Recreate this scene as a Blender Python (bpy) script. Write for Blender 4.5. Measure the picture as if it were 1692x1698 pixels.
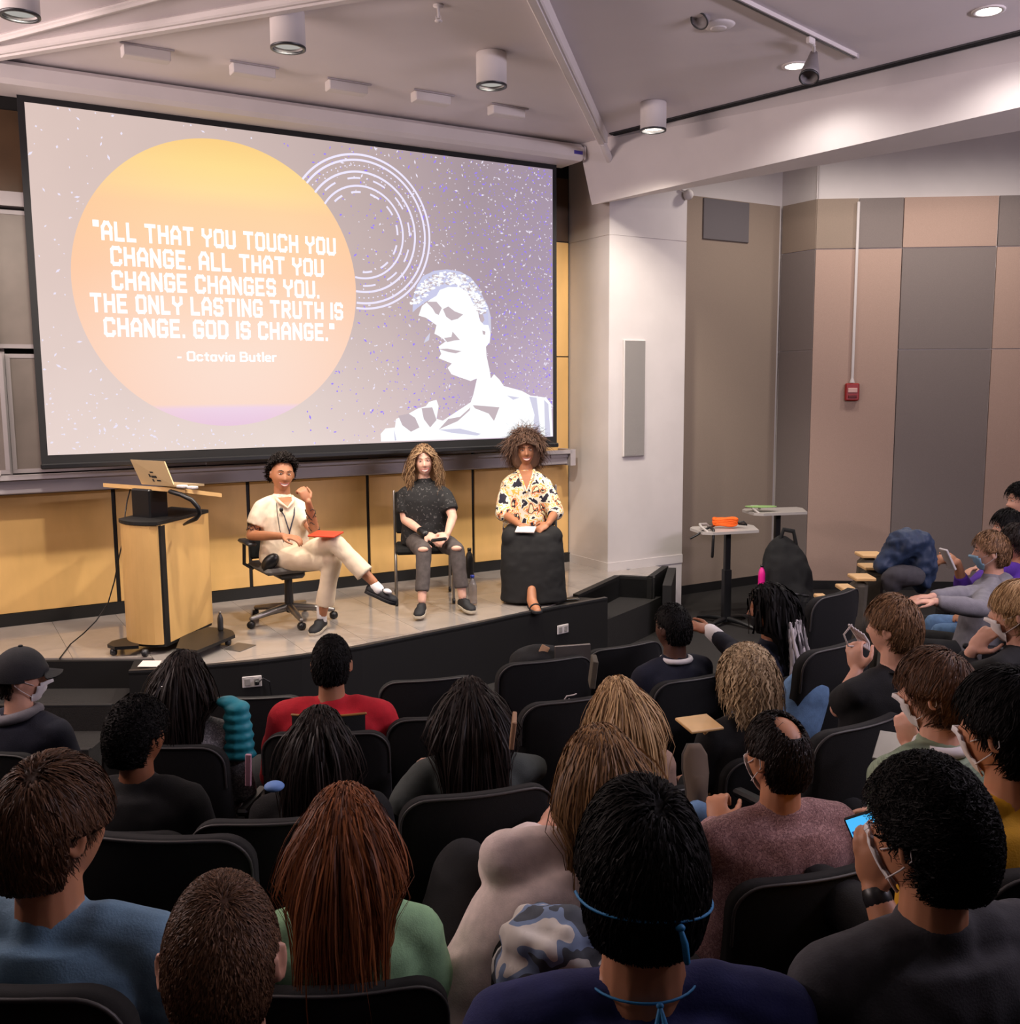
import bpy, bmesh, math, random
import numpy as np
from mathutils import Vector, Matrix
from mathutils.geometry import tessellate_polygon
for o in list(bpy.data.objects): bpy.data.objects.remove(o)
SC = bpy.context.scene
COL = SC.collection
PI = math.pi
rng = np.random.default_rng(7)
random.seed(7)
# ------------------------------------------------------------ camera
# z = 0 is the stage floor; the camera stands 1.8 m above it at x = y = 0 looking along +y
F_, CX, PITCH, ROLL, CAMZ = 1641.1333, 869.927, .1273, -.0054, 1.8
_c, _s = math.cos(PITCH), math.sin(PITCH)
_cr, _sr = math.cos(ROLL), math.sin(ROLL)
RC = np.array([[_cr, -_sr, 0], [_sr, _cr, 0], [0, 0, 1.]]) @ np.array([[1, 0, 0], [0, -_s, -_c], [0, _c, -_s]])
cam = bpy.data.cameras.new('camera')
camo = bpy.data.objects.new('camera', cam); COL.objects.link(camo); SC.camera = camo
cam.sensor_fit = 'HORIZONTAL'; cam.sensor_width = 36; cam.lens = 36 * F_ / 1692
cam.shift_x = (846 - CX) / 1692; cam.clip_start = .05
mw = Matrix.Identity(4)
for i in range(3):
    mw[i][0] = RC[0][i]; mw[i][1] = -RC[1][i]; mw[i][2] = -RC[2][i]
mw[2][3] = CAMZ
camo.matrix_world = mw
# ------------------------------------------------------------ world, exposure
W = bpy.data.worlds.new('world'); SC.world = W; W.use_nodes = True
W.node_tree.nodes['Background'].inputs[0].default_value = (.8, .8, 1, 1)
W.node_tree.nodes['Background'].inputs[1].default_value = .02
SC.view_settings.view_transform = 'Standard'; SC.view_settings.look = 'None'
SC.view_settings.exposure = 0; SC.view_settings.gamma = 1
SC.view_settings.use_curve_mapping = False
# ------------------------------------------------------------ frames
CO = np.array([0, 0, CAMZ])
def ray(px, py): return RC.T @ np.array([(px - CX) / F_, (py - 849) / F_, 1.])
def at(px, py, Y):
    r = ray(px, py); return CO + r * (Y / r[1])
def onz(px, py, z):
    r = ray(px, py); return CO + r * ((z - CAMZ) / r[2])
YAW = .5446
U = np.array([math.cos(YAW), math.sin(YAW), 0]); N = np.array([U[1], -U[0], 0])
S0 = np.array([-3.4056, 7.0717, 0])
def wf(u, n, z): return tuple(S0 + U * u + N * n + np.array([0, 0, z]))     # front-wall frame: u along, n toward the hall
def onw(px, py, n=0.):
    r = ray(px, py); t = ((S0 + N * n - CO) @ N) / (r @ N); d = CO + r * t - S0
    return (d @ U, d @ N, d[2])
FL = -.5    # hall floor at the foot of the stage
# ------------------------------------------------------------ ceiling lamps (positions shared with their housings)
CEIL = 3.95
CANS = [(-1.355, 6.031), (-.2, 6.781), (1.009, 7.942), (-2.644, 5.503)]
DOWN = [(2.718, 6.08), (1.862, 7.061)]
def spot(name, loc, aim, power, col, size, blend=.6, rad=.06):
    l = bpy.data.lights.new(name, 'SPOT'); l.energy = power; l.color = col; l.spot_size = math.radians(size)
    l.spot_blend = blend; l.shadow_soft_size = rad
    o = bpy.data.objects.new(name, l); COL.objects.link(o); o.location = loc
    o.rotation_euler = (Vector(aim) - Vector(loc)).to_track_quat('-Z', 'Y').to_euler(); return o
def lamp_only(o): o['label'] = 'light source of the ceiling lamp'; return o
for i, (x, y) in enumerate(CANS):
    spot('can_lamp_light', (x, y, CEIL - .23), (x - .45 * .52, y + .45 * .85, CEIL - 1.2), (250, 270, 250, 240)[i], (1, .90, .77), 118, .55, .07)
for (x, y), p in zip(DOWN, (68, 58)):
    spot('downlight_light', (x, y, CEIL - .03), (x, y, 0), p, (1, .93, .88), 150, .5, .07)
# house downlights over the seats; unseen bay lamps added to brighten the right-hand wall
for x, y, z, p, s in ((3.1, 9.7, 4.5, 120, 165), (4.7, 9.4, 4.5, 135, 165), (.9, 4.2, CEIL, 16, 130), (3.2, 3.6, CEIL, 40, 150), (-2.2, 3.2, CEIL, 10, 130), (.3, 1.0, CEIL, 10, 140)):
    spot('house_and_bay_fill_light', (x, y, z - .03), (x, y, 0), p, (1, .90, .82), s, .7, .12)
# unseen side lamps added to brighten the ceiling, tinted like the screen's glow
def ceiling_fill(name, loc, aim, power, col, sx, sy):
    l = bpy.data.lights.new(name, 'AREA'); l.shape = 'RECTANGLE'; l.size = sx; l.size_y = sy; l.energy = power; l.color = col
    o = bpy.data.objects.new(name, l); COL.objects.link(o); o.location = loc; o.rotation_euler = (Vector(aim) - Vector(loc)).to_track_quat('-Z', 'Y').to_euler()
ceiling_fill('ceiling_fill_light', (-4.9, 4.2, 3.0), (-1.5, 5.6, CEIL), 190, (1, .80, .76), 4, .2)
ceiling_fill('ceiling_fill_light', (4.6, 3.0, 3.0), (1.2, 6.4, CEIL), 150, (.96, .84, 1), 3, .2)
# ------------------------------------------------------------ materials
def sr(r, g, b):
    f = lambda c: ((c / 255) / 12.92 if c <= 10.3 else ((c / 255 + .055) / 1.055) ** 2.4)
    return (f(r), f(g), f(b), 1)
MC = {}
def mat(name, col, rough=.6, metal=0, var=.0, scale=20, bump=0, bscale=60, stretch=(1, 1, 1), emit=0, spec=.5, col2=None, coat=0, sheen=0, coords='Object', detail=3, alpha=1, trans=0, island=False):
    if name in MC: return MC[name]
    m = bpy.data.materials.new(name); m.use_nodes = True; MC[name] = m
    nt = m.node_tree; b = nt.nodes['Principled BSDF']
    b.inputs['Base Color'].default_value = col; b.inputs['Roughness'].default_value = rough
    b.inputs['Metallic'].default_value = metal; b.inputs['Specular IOR Level'].default_value = spec
    b.inputs['Coat Weight'].default_value = coat; b.inputs['Sheen Weight'].default_value = sheen
    b.inputs['Transmission Weight'].default_value = trans
    if emit:
        b.inputs['Emission Color'].default_value = col; b.inputs['Emission Strength'].default_value = emit
    tc = nt.nodes.new('ShaderNodeTexCoord'); mp = nt.nodes.new('ShaderNodeMapping'); mp.inputs['Scale'].default_value = stretch
    nt.links.new(tc.outputs[coords], mp.inputs[0])
    if var or col2:
        if island:
            g = nt.nodes.new('ShaderNodeNewGeometry'); fac = g.outputs['Random Per Island']
        else:
            n = nt.nodes.new('ShaderNodeTexNoise'); n.inputs['Scale'].default_value = scale; n.inputs['Detail'].default_value = detail
            nt.links.new(mp.outputs[0], n.inputs[0]); fac = n.outputs['Fac']
        r = nt.nodes.new('ShaderNodeValToRGB'); nt.links.new(fac, r.inputs[0])
        a = col; c2 = col2 or tuple(min(1, c * (1 + var)) for c in col[:3]) + (1,)
        a = col if col2 else tuple(c * (1 - var) for c in col[:3]) + (1,)
        r.color_ramp.elements[0].color = a; r.color_ramp.elements[1].color = c2
        if not island: r.color_ramp.elements[0].position = .35; r.color_ramp.elements[1].position = .65
        nt.links.new(r.outputs[0], b.inputs['Base Color'])
    if bump:
        n = nt.nodes.new('ShaderNodeTexNoise'); n.inputs['Scale'].default_value = bscale; n.inputs['Detail'].default_value = 4
        nt.links.new(mp.outputs[0], n.inputs[0]); bp = nt.nodes.new('ShaderNodeBump'); bp.inputs['Strength'].default_value = bump
        bp.inputs['Distance'].default_value = .02
        nt.links.new(n.outputs['Fac'], bp.inputs['Height']); nt.links.new(bp.outputs[0], b.inputs['Normal'])
    return m
M_white = mat('white_paint', sr(205, 198, 196), .7, var=.03, scale=3)
M_ceil = mat('ceiling_paint', sr(214, 206, 208), .8, var=.02, scale=2)
M_wood = mat('maple_panel', sr(222, 178, 112), .42, var=.07, scale=5, stretch=(1, 1, .35), bump=.03, bscale=30, detail=8)
M_woodlt = mat('maple_top', sr(226, 184, 124), .4, var=.08, scale=6, stretch=(.3, 1, 1))
M_black = mat('black_paint', sr(18, 17, 17), .6)
M_blackp = mat('black_plastic', sr(22, 22, 24), .38)
M_metal = mat('grey_metal', sr(150, 145, 140), .35, metal=.85)
M_steel = mat('dark_steel', sr(70, 70, 72), .4, metal=.6)
M_tan = mat('panel_fabric_tan', sr(176, 150, 136), .95, var=.05, scale=160, bump=.15, bscale=300)
M_grey = mat('panel_fabric_grey', sr(128, 118, 114), .95, var=.05, scale=160, bump=.15, bscale=300)
M_taupe = mat('panel_fabric_taupe', sr(146, 130, 116), .95, var=.05, scale=160, bump=.15, bscale=300)
M_carpet = mat('dark_carpet', sr(30, 27, 26), .97, var=.25, scale=90, bump=.4, bscale=250)
M_tile = mat('stage_tile', sr(156, 147, 140), .11, var=.05, scale=7, bump=.012, bscale=6, detail=6)
M_tile2 = mat('stage_tile_grey', sr(149, 142, 137), .13, var=.05, scale=6, bump=.012, bscale=6, detail=6)
M_board = mat('chalkboard_grey', sr(124, 114, 108), .5, var=.12, scale=3)
M_alu = mat('brushed_rail', sr(164, 156, 158), .5)
M_chairf = mat('seat_fabric_black', sr(9, 9, 10), .95, var=.2, scale=120, bump=.1, bscale=300)
M_piping = mat('seat_edge_grey', sr(60, 58, 58), .5)
# ------------------------------------------------------------ mesh helpers
class MB:
    def __init__(s): s.v = []; s.f = []; s.n = 0
    def add(s, v, f):
        v = np.asarray(v, float); s.v.append(v); s.f += [[i + s.n for i in q] for q in f]; s.n += len(v); return s
    def box(s, c, d, R=None, bev=0):
        x, y, z = np.array(d) / 2.
        if bev:
            v = []; b = bev
            for sx in (-1, 1):
                for sy in (-1, 1):
                    for sz in (-1, 1):
                        v += [(sx * x, sy * (y - b), sz * (z - b)), (sx * (x - b), sy * y, sz * (z - b)), (sx * (x - b), sy * (y - b), sz * z)]
            bm = bmesh.new(); vs = [bm.verts.new(p) for p in v]; r = bmesh.ops.convex_hull(bm, input=vs)
            bm.verts.index_update(); vv = np.array([p.co[:] for p in bm.verts]); ff = [[q.index for q in fc.verts] for fc in bm.faces]; bm.free()
        else:
            vv = np.array([(a, b_, c_) for a in (-x, x) for b_ in (-y, y) for c_ in (-z, z)])
            ff = [[0, 1, 3, 2], [4, 6, 7, 5], [0, 4, 5, 1], [2, 3, 7, 6], [0, 2, 6, 4], [1, 5, 7, 3]]
        if R is not None: vv = vv @ np.array(R).T
        return s.add(vv + np.array(c), ff)
    def prism(s, pts, h):      # polygon pts (3d list) extruded by vector h
        p = np.array(pts, float); n = len(p); h = np.array(h, float)
        return s.add(np.vstack([p, p + h]), [list(range(n))[::-1], list(range(n, 2 * n))] + [[i, (i + 1) % n, n + (i + 1) % n, n + i] for i in range(n)])
    def tube(s, pts, rad, n=10, cap=True, flat=None):
        P = np.array(pts, float); k = len(P); r = np.ones(k) * rad if np.isscalar(rad) else np.array(rad, float)
        T = np.gradient(P, axis=0); T /= np.linalg.norm(T, axis=1)[:, None] + 1e-12
        a = np.array([0, 0, 1.]) if abs(T[0][2]) < .9 else np.array([1., 0, 0])
        e1 = np.cross(T[0], a); e1 /= np.linalg.norm(e1); rings = []
        if cap:
            ext = []
            for sgn, idx in ((-1, 0), (1, -1)):
                if cap == 'start' and sgn == 1: ext.append([]); continue
                ext.append([(P[idx] + sgn * T[idx] * r[idx] * math.sin(q), r[idx] * math.cos(q)) for q in (1.5, 1.05, .55)])
            PP = [e[0] for e in ext[0]] + list(P) + [e[0] for e in ext[1][::-1]]
            RR = [e[1] for e in ext[0]] + list(r) + [e[1] for e in ext[1][::-1]]
            TT = [T[0]] * 3 + list(T) + [T[-1]] * len(ext[1])
        else: PP, RR, TT = P, r, T
        for p, q, t in zip(PP, RR, TT):
            e1 = e1 - t * (e1 @ t); e1 /= np.linalg.norm(e1); e2 = np.cross(t, e1)
            for j in range(n):
                A = 2 * PI * j / n; rings.append(p + q * (math.cos(A) * e1 + math.sin(A) * e2))
        m = len(PP); f = []
        for i in range(m - 1):
            for j in range(n):
                f.append([i * n + j, i * n + (j + 1) % n, (i + 1) * n + (j + 1) % n, (i + 1) * n + j])
        f.append(list(range(n))[::-1]); f.append([(m - 1) * n + j for j in range(n)])
        return s.add(rings, f)
    def lathe(s, prof, c=(0, 0, 0), n=24, R=None, sx=1, sy=1, cap=True):
        if not cap: prof = list(prof) + [prof[0]]
        v = []; c = np.array(c, float)
        for r, z in prof:
            for j in range(n):
                A = 2 * PI * j / n; v.append((r * math.cos(A) * sx, r * math.sin(A) * sy, z))
        v = np.array(v)
        if R is not None: v = v @ np.array(R).T
        m = len(prof); f = [[i * n + j, i * n + (j + 1) % n, (i + 1) * n + (j + 1) % n, (i + 1) * n + j] for i in range(m - 1) for j in range(n)]
        if cap: f.append(list(range(n))[::-1]); f.append([(m - 1) * n + j for j in range(n)])
        return s.add(v + c, f)
    def ell(s, c, r, R=None, n=16, m=10):
        v = []
        for i in range(m + 1):
            th = PI * i / m
            if i in (0, m): th = .02 if i == 0 else PI - .02
            for j in range(n):
                A = 2 * PI * j / n; v.append((r[0] * math.sin(th) * math.cos(A), r[1] * math.sin(th) * math.sin(A), r[2] * math.cos(th)))
        v = np.array(v)
        if R is not None: v = v @ np.array(R).T
        f = [[i * n + j, (i + 1) * n + j, (i + 1) * n + (j + 1) % n, i * n + (j + 1) % n] for i in range(m) for j in range(n)]
        f.append(list(range(n))); f.append([m * n + j for j in range(n)][::-1])
        return s.add(v + np.array(c), f)
    def mesh(s, name):
        me = bpy.data.meshes.new(name); V = np.vstack(s.v)
        me.from_pydata(V.tolist(), [], s.f); me.update(); return me
    def build(s, name, m, parent=None, smooth=False, loc=None, rot=None):
        me = s.mesh(name)
        if smooth: me.shade_smooth()
        for x in (m if isinstance(m, (list, tuple)) else [m]): me.materials.append(x)
        o = bpy.data.objects.new(name, me); COL.objects.link(o)
        if parent: o.parent = parent
        if loc is not None: o.location = loc
        if rot is not None: o.rotation_euler = (0, 0, rot)
        return o
def tag(o, label=None, cat=None, group=None, kind=None):
    if label: o['label'] = label
    if cat: o['category'] = cat
    if group: o['group'] = group
    if kind: o['kind'] = kind
    return o
def empty(name, loc, rz=0, label=None, cat=None, group=None, kind=None):
    o = bpy.data.objects.new(name, None); COL.objects.link(o); o.location = loc; o.rotation_euler = (0, 0, rz); o.empty_display_size = .1
    return tag(o, label, cat, group, kind)
def copy_tree(o, parent=None):
    c = o.copy(); COL.objects.link(c); c.parent = parent
    for ch in o.children: copy_tree(ch, c)
    return c
def struct(o, label=None): o['kind'] = 'structure'; (label and o.__setitem__('label', label)); return o
RU = np.array([[U[0], -N[0], 0], [U[1], -N[1], 0], [0, 0, 1]])   # columns: u, -n, z
def wbox(mb, u0, u1, n0, n1, z0, z1, bev=0):
    return mb.box(wf((u0 + u1) / 2, (n0 + n1) / 2, (z0 + z1) / 2), (u1 - u0, n1 - n0, z1 - z0), RU, bev)
def rotz(a): return np.array([[math.cos(a), -math.sin(a), 0], [math.sin(a), math.cos(a), 0], [0, 0, 1]])
def rotx(a): return np.array([[1, 0, 0], [0, math.cos(a), -math.sin(a)], [0, math.sin(a), math.cos(a)]])
def roty(a): return np.array([[math.cos(a), 0, math.sin(a)], [0, 1, 0], [-math.sin(a), 0, math.cos(a)]])
# ============================================================ THE ROOM
HTOP = 4.75
# ---- hall floor and carpeted tiers (arcs about the stage)
AC = np.array([-2.5, 10.2])
mb = MB(); mb.box((0, 4.5, FL - .05), (13, 16, .1)); struct(mb.build('floor', M_carpet))
TIERS = [(6.78, -.40), (7.62, -.26), (8.35, -.12), (9.05, .02)]
for R0, z in TIERS:
    mb = MB(); A = np.radians(np.linspace(-118, -22, 49)); R1 = 12.2
    p = [(AC[0] + R0 * math.cos(a), AC[1] + R0 * math.sin(a)) for a in A] + [(AC[0] + R1 * math.cos(a), AC[1] + R1 * math.sin(a)) for a in A[::-1]]
    mb.prism([(x, y, FL) for x, y in p], (0, 0, z - FL)); struct(mb.build('floor_tier', M_carpet), 'dark carpeted seating tier')
# ---- front wall: maple panels with dark reveals
mb = MB(); wbox(mb, -4, 8.2, -.9, -.545, FL, HTOP); fw = struct(mb.build('wall_front', M_black))
M_woodk = mat('walnut_panel', sr(84, 62, 42), .5, var=.1, scale=5)
us = [-2.75, -1.66, -.58, .50, 1.565, 2.648, 3.728, 4.84]
zs = [.09, .995, 1.01, 2.08, 2.095, 3.19, 3.205, 3.78]
for a, b in zip(us[:-1], us[1:]):
    for z0, z1 in ((.10, 1.0), (1.012, 2.075), (2.087, 3.19), (3.202, 3.80)):
        if b < 3 and .9 < z0 < 3: continue
        mb = MB(); wbox(mb, a + .016, b - .016, -.545, -.53, z0, z1); mb.build('panel', M_wood if (z0 < 3 or a > 4) else M_woodk, fw)
mb = MB(); wbox(mb, -3.2, 4.84, -.545, -.518, 0, .095); struct(mb.build('baseboard_front', M_black))
# ---- white column at the stage's right
mb = MB(); wbox(mb, 4.84, 5.77, -.9, .138, FL, 3.182); wbox(mb, 4.84, 5.77, -.9, .138, 3.19, HTOP)
wbox(mb, 4.845, 5.765, -.9, .133, 3.18, 3.195)
col_ = struct(mb.build('wall_column', M_white)); tag(col_, 'tall white square column right of the projection screen')
mb = MB(); wbox(mb, 4.835, 5.775, -.53, .145, .0, .085); struct(mb.build('baseboard_column', M_white))
# ---- right-hand walls with fabric panels
mb = MB(); wbox(mb, 5.7, 8.2, -.9, -.475, FL, HTOP); wa = struct(mb.build('wall_recess', M_white))
mb = MB(); wbox(mb, 5.78, 7.62, -.475, -.45, FL + .1, 3.77); mb.build('panel', M_taupe, wa)
mb = MB(); wbox(mb, 5.7, 7.64, -.475, -.44, FL, FL + .1); struct(mb.build('baseboard_recess', M_black))
cc = np.array([2.905, 11.42]); bb = np.array([3.165, 10.98]); CA = .075; CD = np.array([math.cos(CA), -math.sin(CA)])
NB = (bb - cc) / np.linalg.norm(bb - cc)
def vwall(mb, p, d, s0, s1, z0, z1, t0, t1):    # slab along d from p, thickness t0..t1 behind (away from camera)
    d = np.array(d); n = np.array([-d[1], d[0]]) if d[0] * 0 + 1 else 0
    q = [p + d * s0 + n * t0, p + d * s1 + n * t0, p + d * s1 + n * t1, p + d * s0 + n * t1]
    return mb.prism([(x, y, z0) for x, y in q], (0, 0, z1 - z0))
LB = np.linalg.norm(bb - cc)
mb = MB(); vwall(mb, cc, NB, -.1, LB, FL, HTOP, .022, .3); wb = struct(mb.build('wall_return', M_white))
for z0, z1, m in ((FL + .1, 2.158, M_grey), (2.17, 3.238, M_grey), (3.25, 3.77, M_taupe)):
    mb = MB(); vwall(mb, cc, NB, .012, LB - .006, z0, z1, 0, .022); mb.build('panel', m, wb)
mb = MB(); vwall(mb, bb, CD, .0, 3.8, FL, HTOP, .024, .3); wc = struct(mb.build('wall_right', M_white))
def spx(px, py):   # distance along the right wall seen at a pixel
    r = ray(px, py); n = np.array([-CD[1], CD[0], 0]); t = ((np.array([bb[0], bb[1], 0]) - CO) @ n) / (r @ n); d = (CO + r * t)[:2] - bb; return d @ CD
s1, s2, s3, s4, s5 = spx(1423, 370), spx(1494, 480), spx(1655, 370), spx(1650, 480), spx(1690, 500)
g = .006
for a, b, z0, z1, m in ((0, spx(1424, 370), 3.25, 3.77, M_taupe), (spx(1424, 370), s2, 3.25, 3.77, M_grey), (s2, s4, 3.25, 3.77, M_tan), (s4, s4 + .95, 3.25, 3.77, M_grey),
                        (0, s2, FL + .1, 3.238, M_tan), (s2, s4, 2.17, 3.238, M_grey), (s2, s4, FL + .1, 2.158, M_grey), (s4, s4 + .95, 2.17, 3.238, M_tan), (s4, s4 + .95, FL + .1, 2.158, M_tan),
                        (s4 + .95, 3.8, FL + .1, 3.77, M_grey)):
    mb = MB(); vwall(mb, bb, CD, a + g, b - g, z0, z1, 0, .024); mb.build('panel', m, wc)
mb = MB(); vwall(mb, bb, CD, -.01, 3.8, FL, FL + .1, -.01, .024); vwall(mb, cc, NB, 0, LB + .01, FL, FL + .1, -.01, .022); struct(mb.build('baseboard_right', M_black))
# ---- unseen shell that closes the room
mb = MB(); mb.box((-5.6, 4, 2.1), (.2, 15, 5.4)); struct(mb.build('wall_left', M_grey))
mb = MB(); mb.box((0, -3.1, 2.1), (13, .2, 5.4)); struct(mb.build('wall_back', M_grey))
mb = MB(); mb.box((6.5, 4, 2.1), (.2, 15, 5.4)); struct(mb.build('wall_side', M_grey))
# ---- ceiling, bounded on the right by the big white beam
u0 = onz(1030, 222, CEIL)[:2]; u1 = onz(1692, 58, CEIL)[:2]; bd = (u1 - u0) / np.linalg.norm(u1 - u0)
e1 = u1 + bd * 5
l0 = at(1040, 325, 9.0); l1 = at(1692, 159, 6.5); k0 = at(1147, 300, 9.35); k1 = at(1692, 209, 7.1)
def ext(a, b, t): return b + (b - a) * t
mb = MB()
up0 = u0 - bd * .5; lo0 = l0 - (l1 - l0) * .13; kb0 = k0 - (k1 - k0) * .35
S = [np.array([up0[0], up0[1], CEIL]), lo0, kb0, np.array([kb0[0] + .15, kb0[1] + .15, HTOP]), np.array([up0[0], up0[1], HTOP])]
uE = u1 + bd * 3.9; lE = ext(l0, l1, 1.15); lE[2] = l1[2] + .02; kE = ext(k0, k1, 1.15)
Ee = [np.array([uE[0], uE[1], CEIL]), lE, kE, np.array([kE[0] + .15, kE[1] + .15, HTOP]), np.array([uE[0], uE[1], HTOP])]
n = 5; mb.add(S + Ee, [[4, 3, 2, 1, 0], [5, 6, 7, 8, 9]] + [[i, (i + 1) % n, n + (i + 1) % n, n + i] for i in range(n)])
struct(mb.build('ceiling_beam', M_white), 'big white slanting ceiling beam running right from the column')
q = [wf(-4.5, -.9, 0), wf(4.9, -.9, 0)] + [(up0[0] + .2, up0[1] + .3, 0), (uE[0] + .3, uE[1] + .3, 0), (6.5, -3.2, 0), (-5.7, -3.2, 0)]
mb = MB(); mb.prism([(p[0], p[1], CEIL) for p in q], (0, 0, .1)); struct(mb.build('ceiling', M_ceil))
mb = MB(); mb.box((2, 6.5, HTOP + .02), (12, 15, .1)); struct(mb.build('ceiling_side_bay', M_ceil))
# slot diffuser: two dark slots between thin metal lips along the beam's upper edge
bn = np.array([-bd[1], bd[0]]); bn = bn if bn @ np.array([0, -1]) > 0 else -bn   # toward the stage side / camera
M_scr0 = mat('slot_black', sr(12, 12, 12), .9)
sl = empty('slot_diffuser', (u0[0], u0[1], CEIL), 0, 'long black twin slot air diffuser along the top edge of the big beam', 'air vent')
ang = math.atan2(bd[1], bd[0]); sl.rotation_euler = (0, 0, ang); sgn = 1 if (rotz(ang)[:2, 1] @ bn) > 0 else -1
mb = MB(); mb.box((3.4, sgn * .055, -.004), (6.9, .085, .012)); mb.build('frame', M_steel, sl)
for k in (.036, .074):
    mb = MB(); mb.box((3.4, sgn * k, -.011), (6.9, .022, .004)); mb.build('slot', M_scr0, sl)
# ceiling ribs
def rib(p, q, w, h, label, m=M_white, kneedn=None):
    p, q = np.array(p[:2]), np.array(q[:2]); d = q - p; L = np.linalg.norm(d); a = math.atan2(d[1], d[0])
    mb = MB(); mb.box((L / 2, 0, -h / 2), (L, w, h), bev=.01)
    mb.box((L / 2, 0, -h - .004), (L, w * .45, .02))
    o = mb.build('ceiling_rib', m, None, loc=(p[0], p[1], CEIL), rot=a); struct(o, label); return o
a_, b_ = onz(885, 0, CEIL - .1), onz(1000, 240, CEIL - .1)
rib(a_ - (b_ - a_) * 1.2, b_, .085, .1, 'narrow white ceiling rib running from the column toward the seats')
a_, b_ = onz(0, 92, CEIL - .04), onz(520, 5, CEIL - .04)
rib(a_ - (b_ - a_) * .5, b_ + (b_ - a_) * 1.6, .11, .05, 'white ceiling rib crossing above the left of the screen')
a_, b_ = onz(0, 66, CEIL - .03), onz(250, 0, CEIL - .03)
rib(a_ - (b_ - a_) * .5, b_ + (b_ - a_) * 1, .03, .03, 'thin ceiling seam behind the left rib')
mb = MB(); p0 = onz(1000, 238, CEIL - .1); p1 = np.array(wf(4.95, .155, 3.68))
mb.tube([p0, (p0 + p1) / 2 + np.array([0, 0, -.02]), p1], .032, 10); mb.tube([p1 - np.array([.02, 0, 0]), p1 + np.array([.09, 0, .0])], .03, 10)
tag(mb.build('pipe_elbow', M_white, smooth=True), 'white pipe elbow at the top of the column under the ceiling rib', 'pipe')
# ---- stage
def onzz(px, py, z=0): return onz(px, py, z)[:2]
tip = onzz(1008, 991); inn = onzz(961, 988); c1 = onzz(1028, 957); c2 = onzz(1082, 960); c3 = onzz(1108, 941)
arc = [onzz(*p) for p in [(213, 1113), (290, 1109), (360, 1102), (430, 1096), (500, 1087), (600, 1072), (700, 1052), (790, 1034), (850, 1021), (930, 1005)]] + [tip]
Wb = lambda u, n=-.54: np.array(wf(u, n, 0)[:2])
sl0 = onzz(222, 1093); sideback = [Wb(-3.2), Wb(5.0), Wb(5.6, .1)]
left_edge = [np.array([-5.4, 6.44]), np.array([-5.4, 6.0])]
stage = [Wb(-2.3), Wb(5.45), Wb(5.45, .25), c3, c2, c1, inn] + arc[::-1] + [sl0, np.array([-5.45, sl0[1]])]
mb = MB(); mb.prism([(x, y, FL) for x, y in stage], (0, 0, -FL - .012)); st = struct(mb.build('floor_stage', M_black)); st['label'] = 'low curved stage platform with black front'
def clip(poly, a, b):      # keep left side of a->b
    out = []; d = b - a
    for i in range(len(poly)):
        p, q = poly[i], poly[(i + 1) % len(poly)]
        sp = d[0] * (p[1] - a[1]) - d[1] * (p[0] - a[0]); sq = d[0] * (q[1] - a[1]) - d[1] * (q[0] - a[0])
        if sp >= 0: out.append(p)
        if sp * sq < 0: out.append(p + (q - p) * sp / (sp - sq))
    return out
hull = [Wb(-2.4, -.53), np.array([-5.4, sl0[1] + .03])] + [sl0 + np.array([.03, .03])] + [p + np.array([-.0, .035]) for p in arc] + [inn + np.array([.0, .0])]
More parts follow.
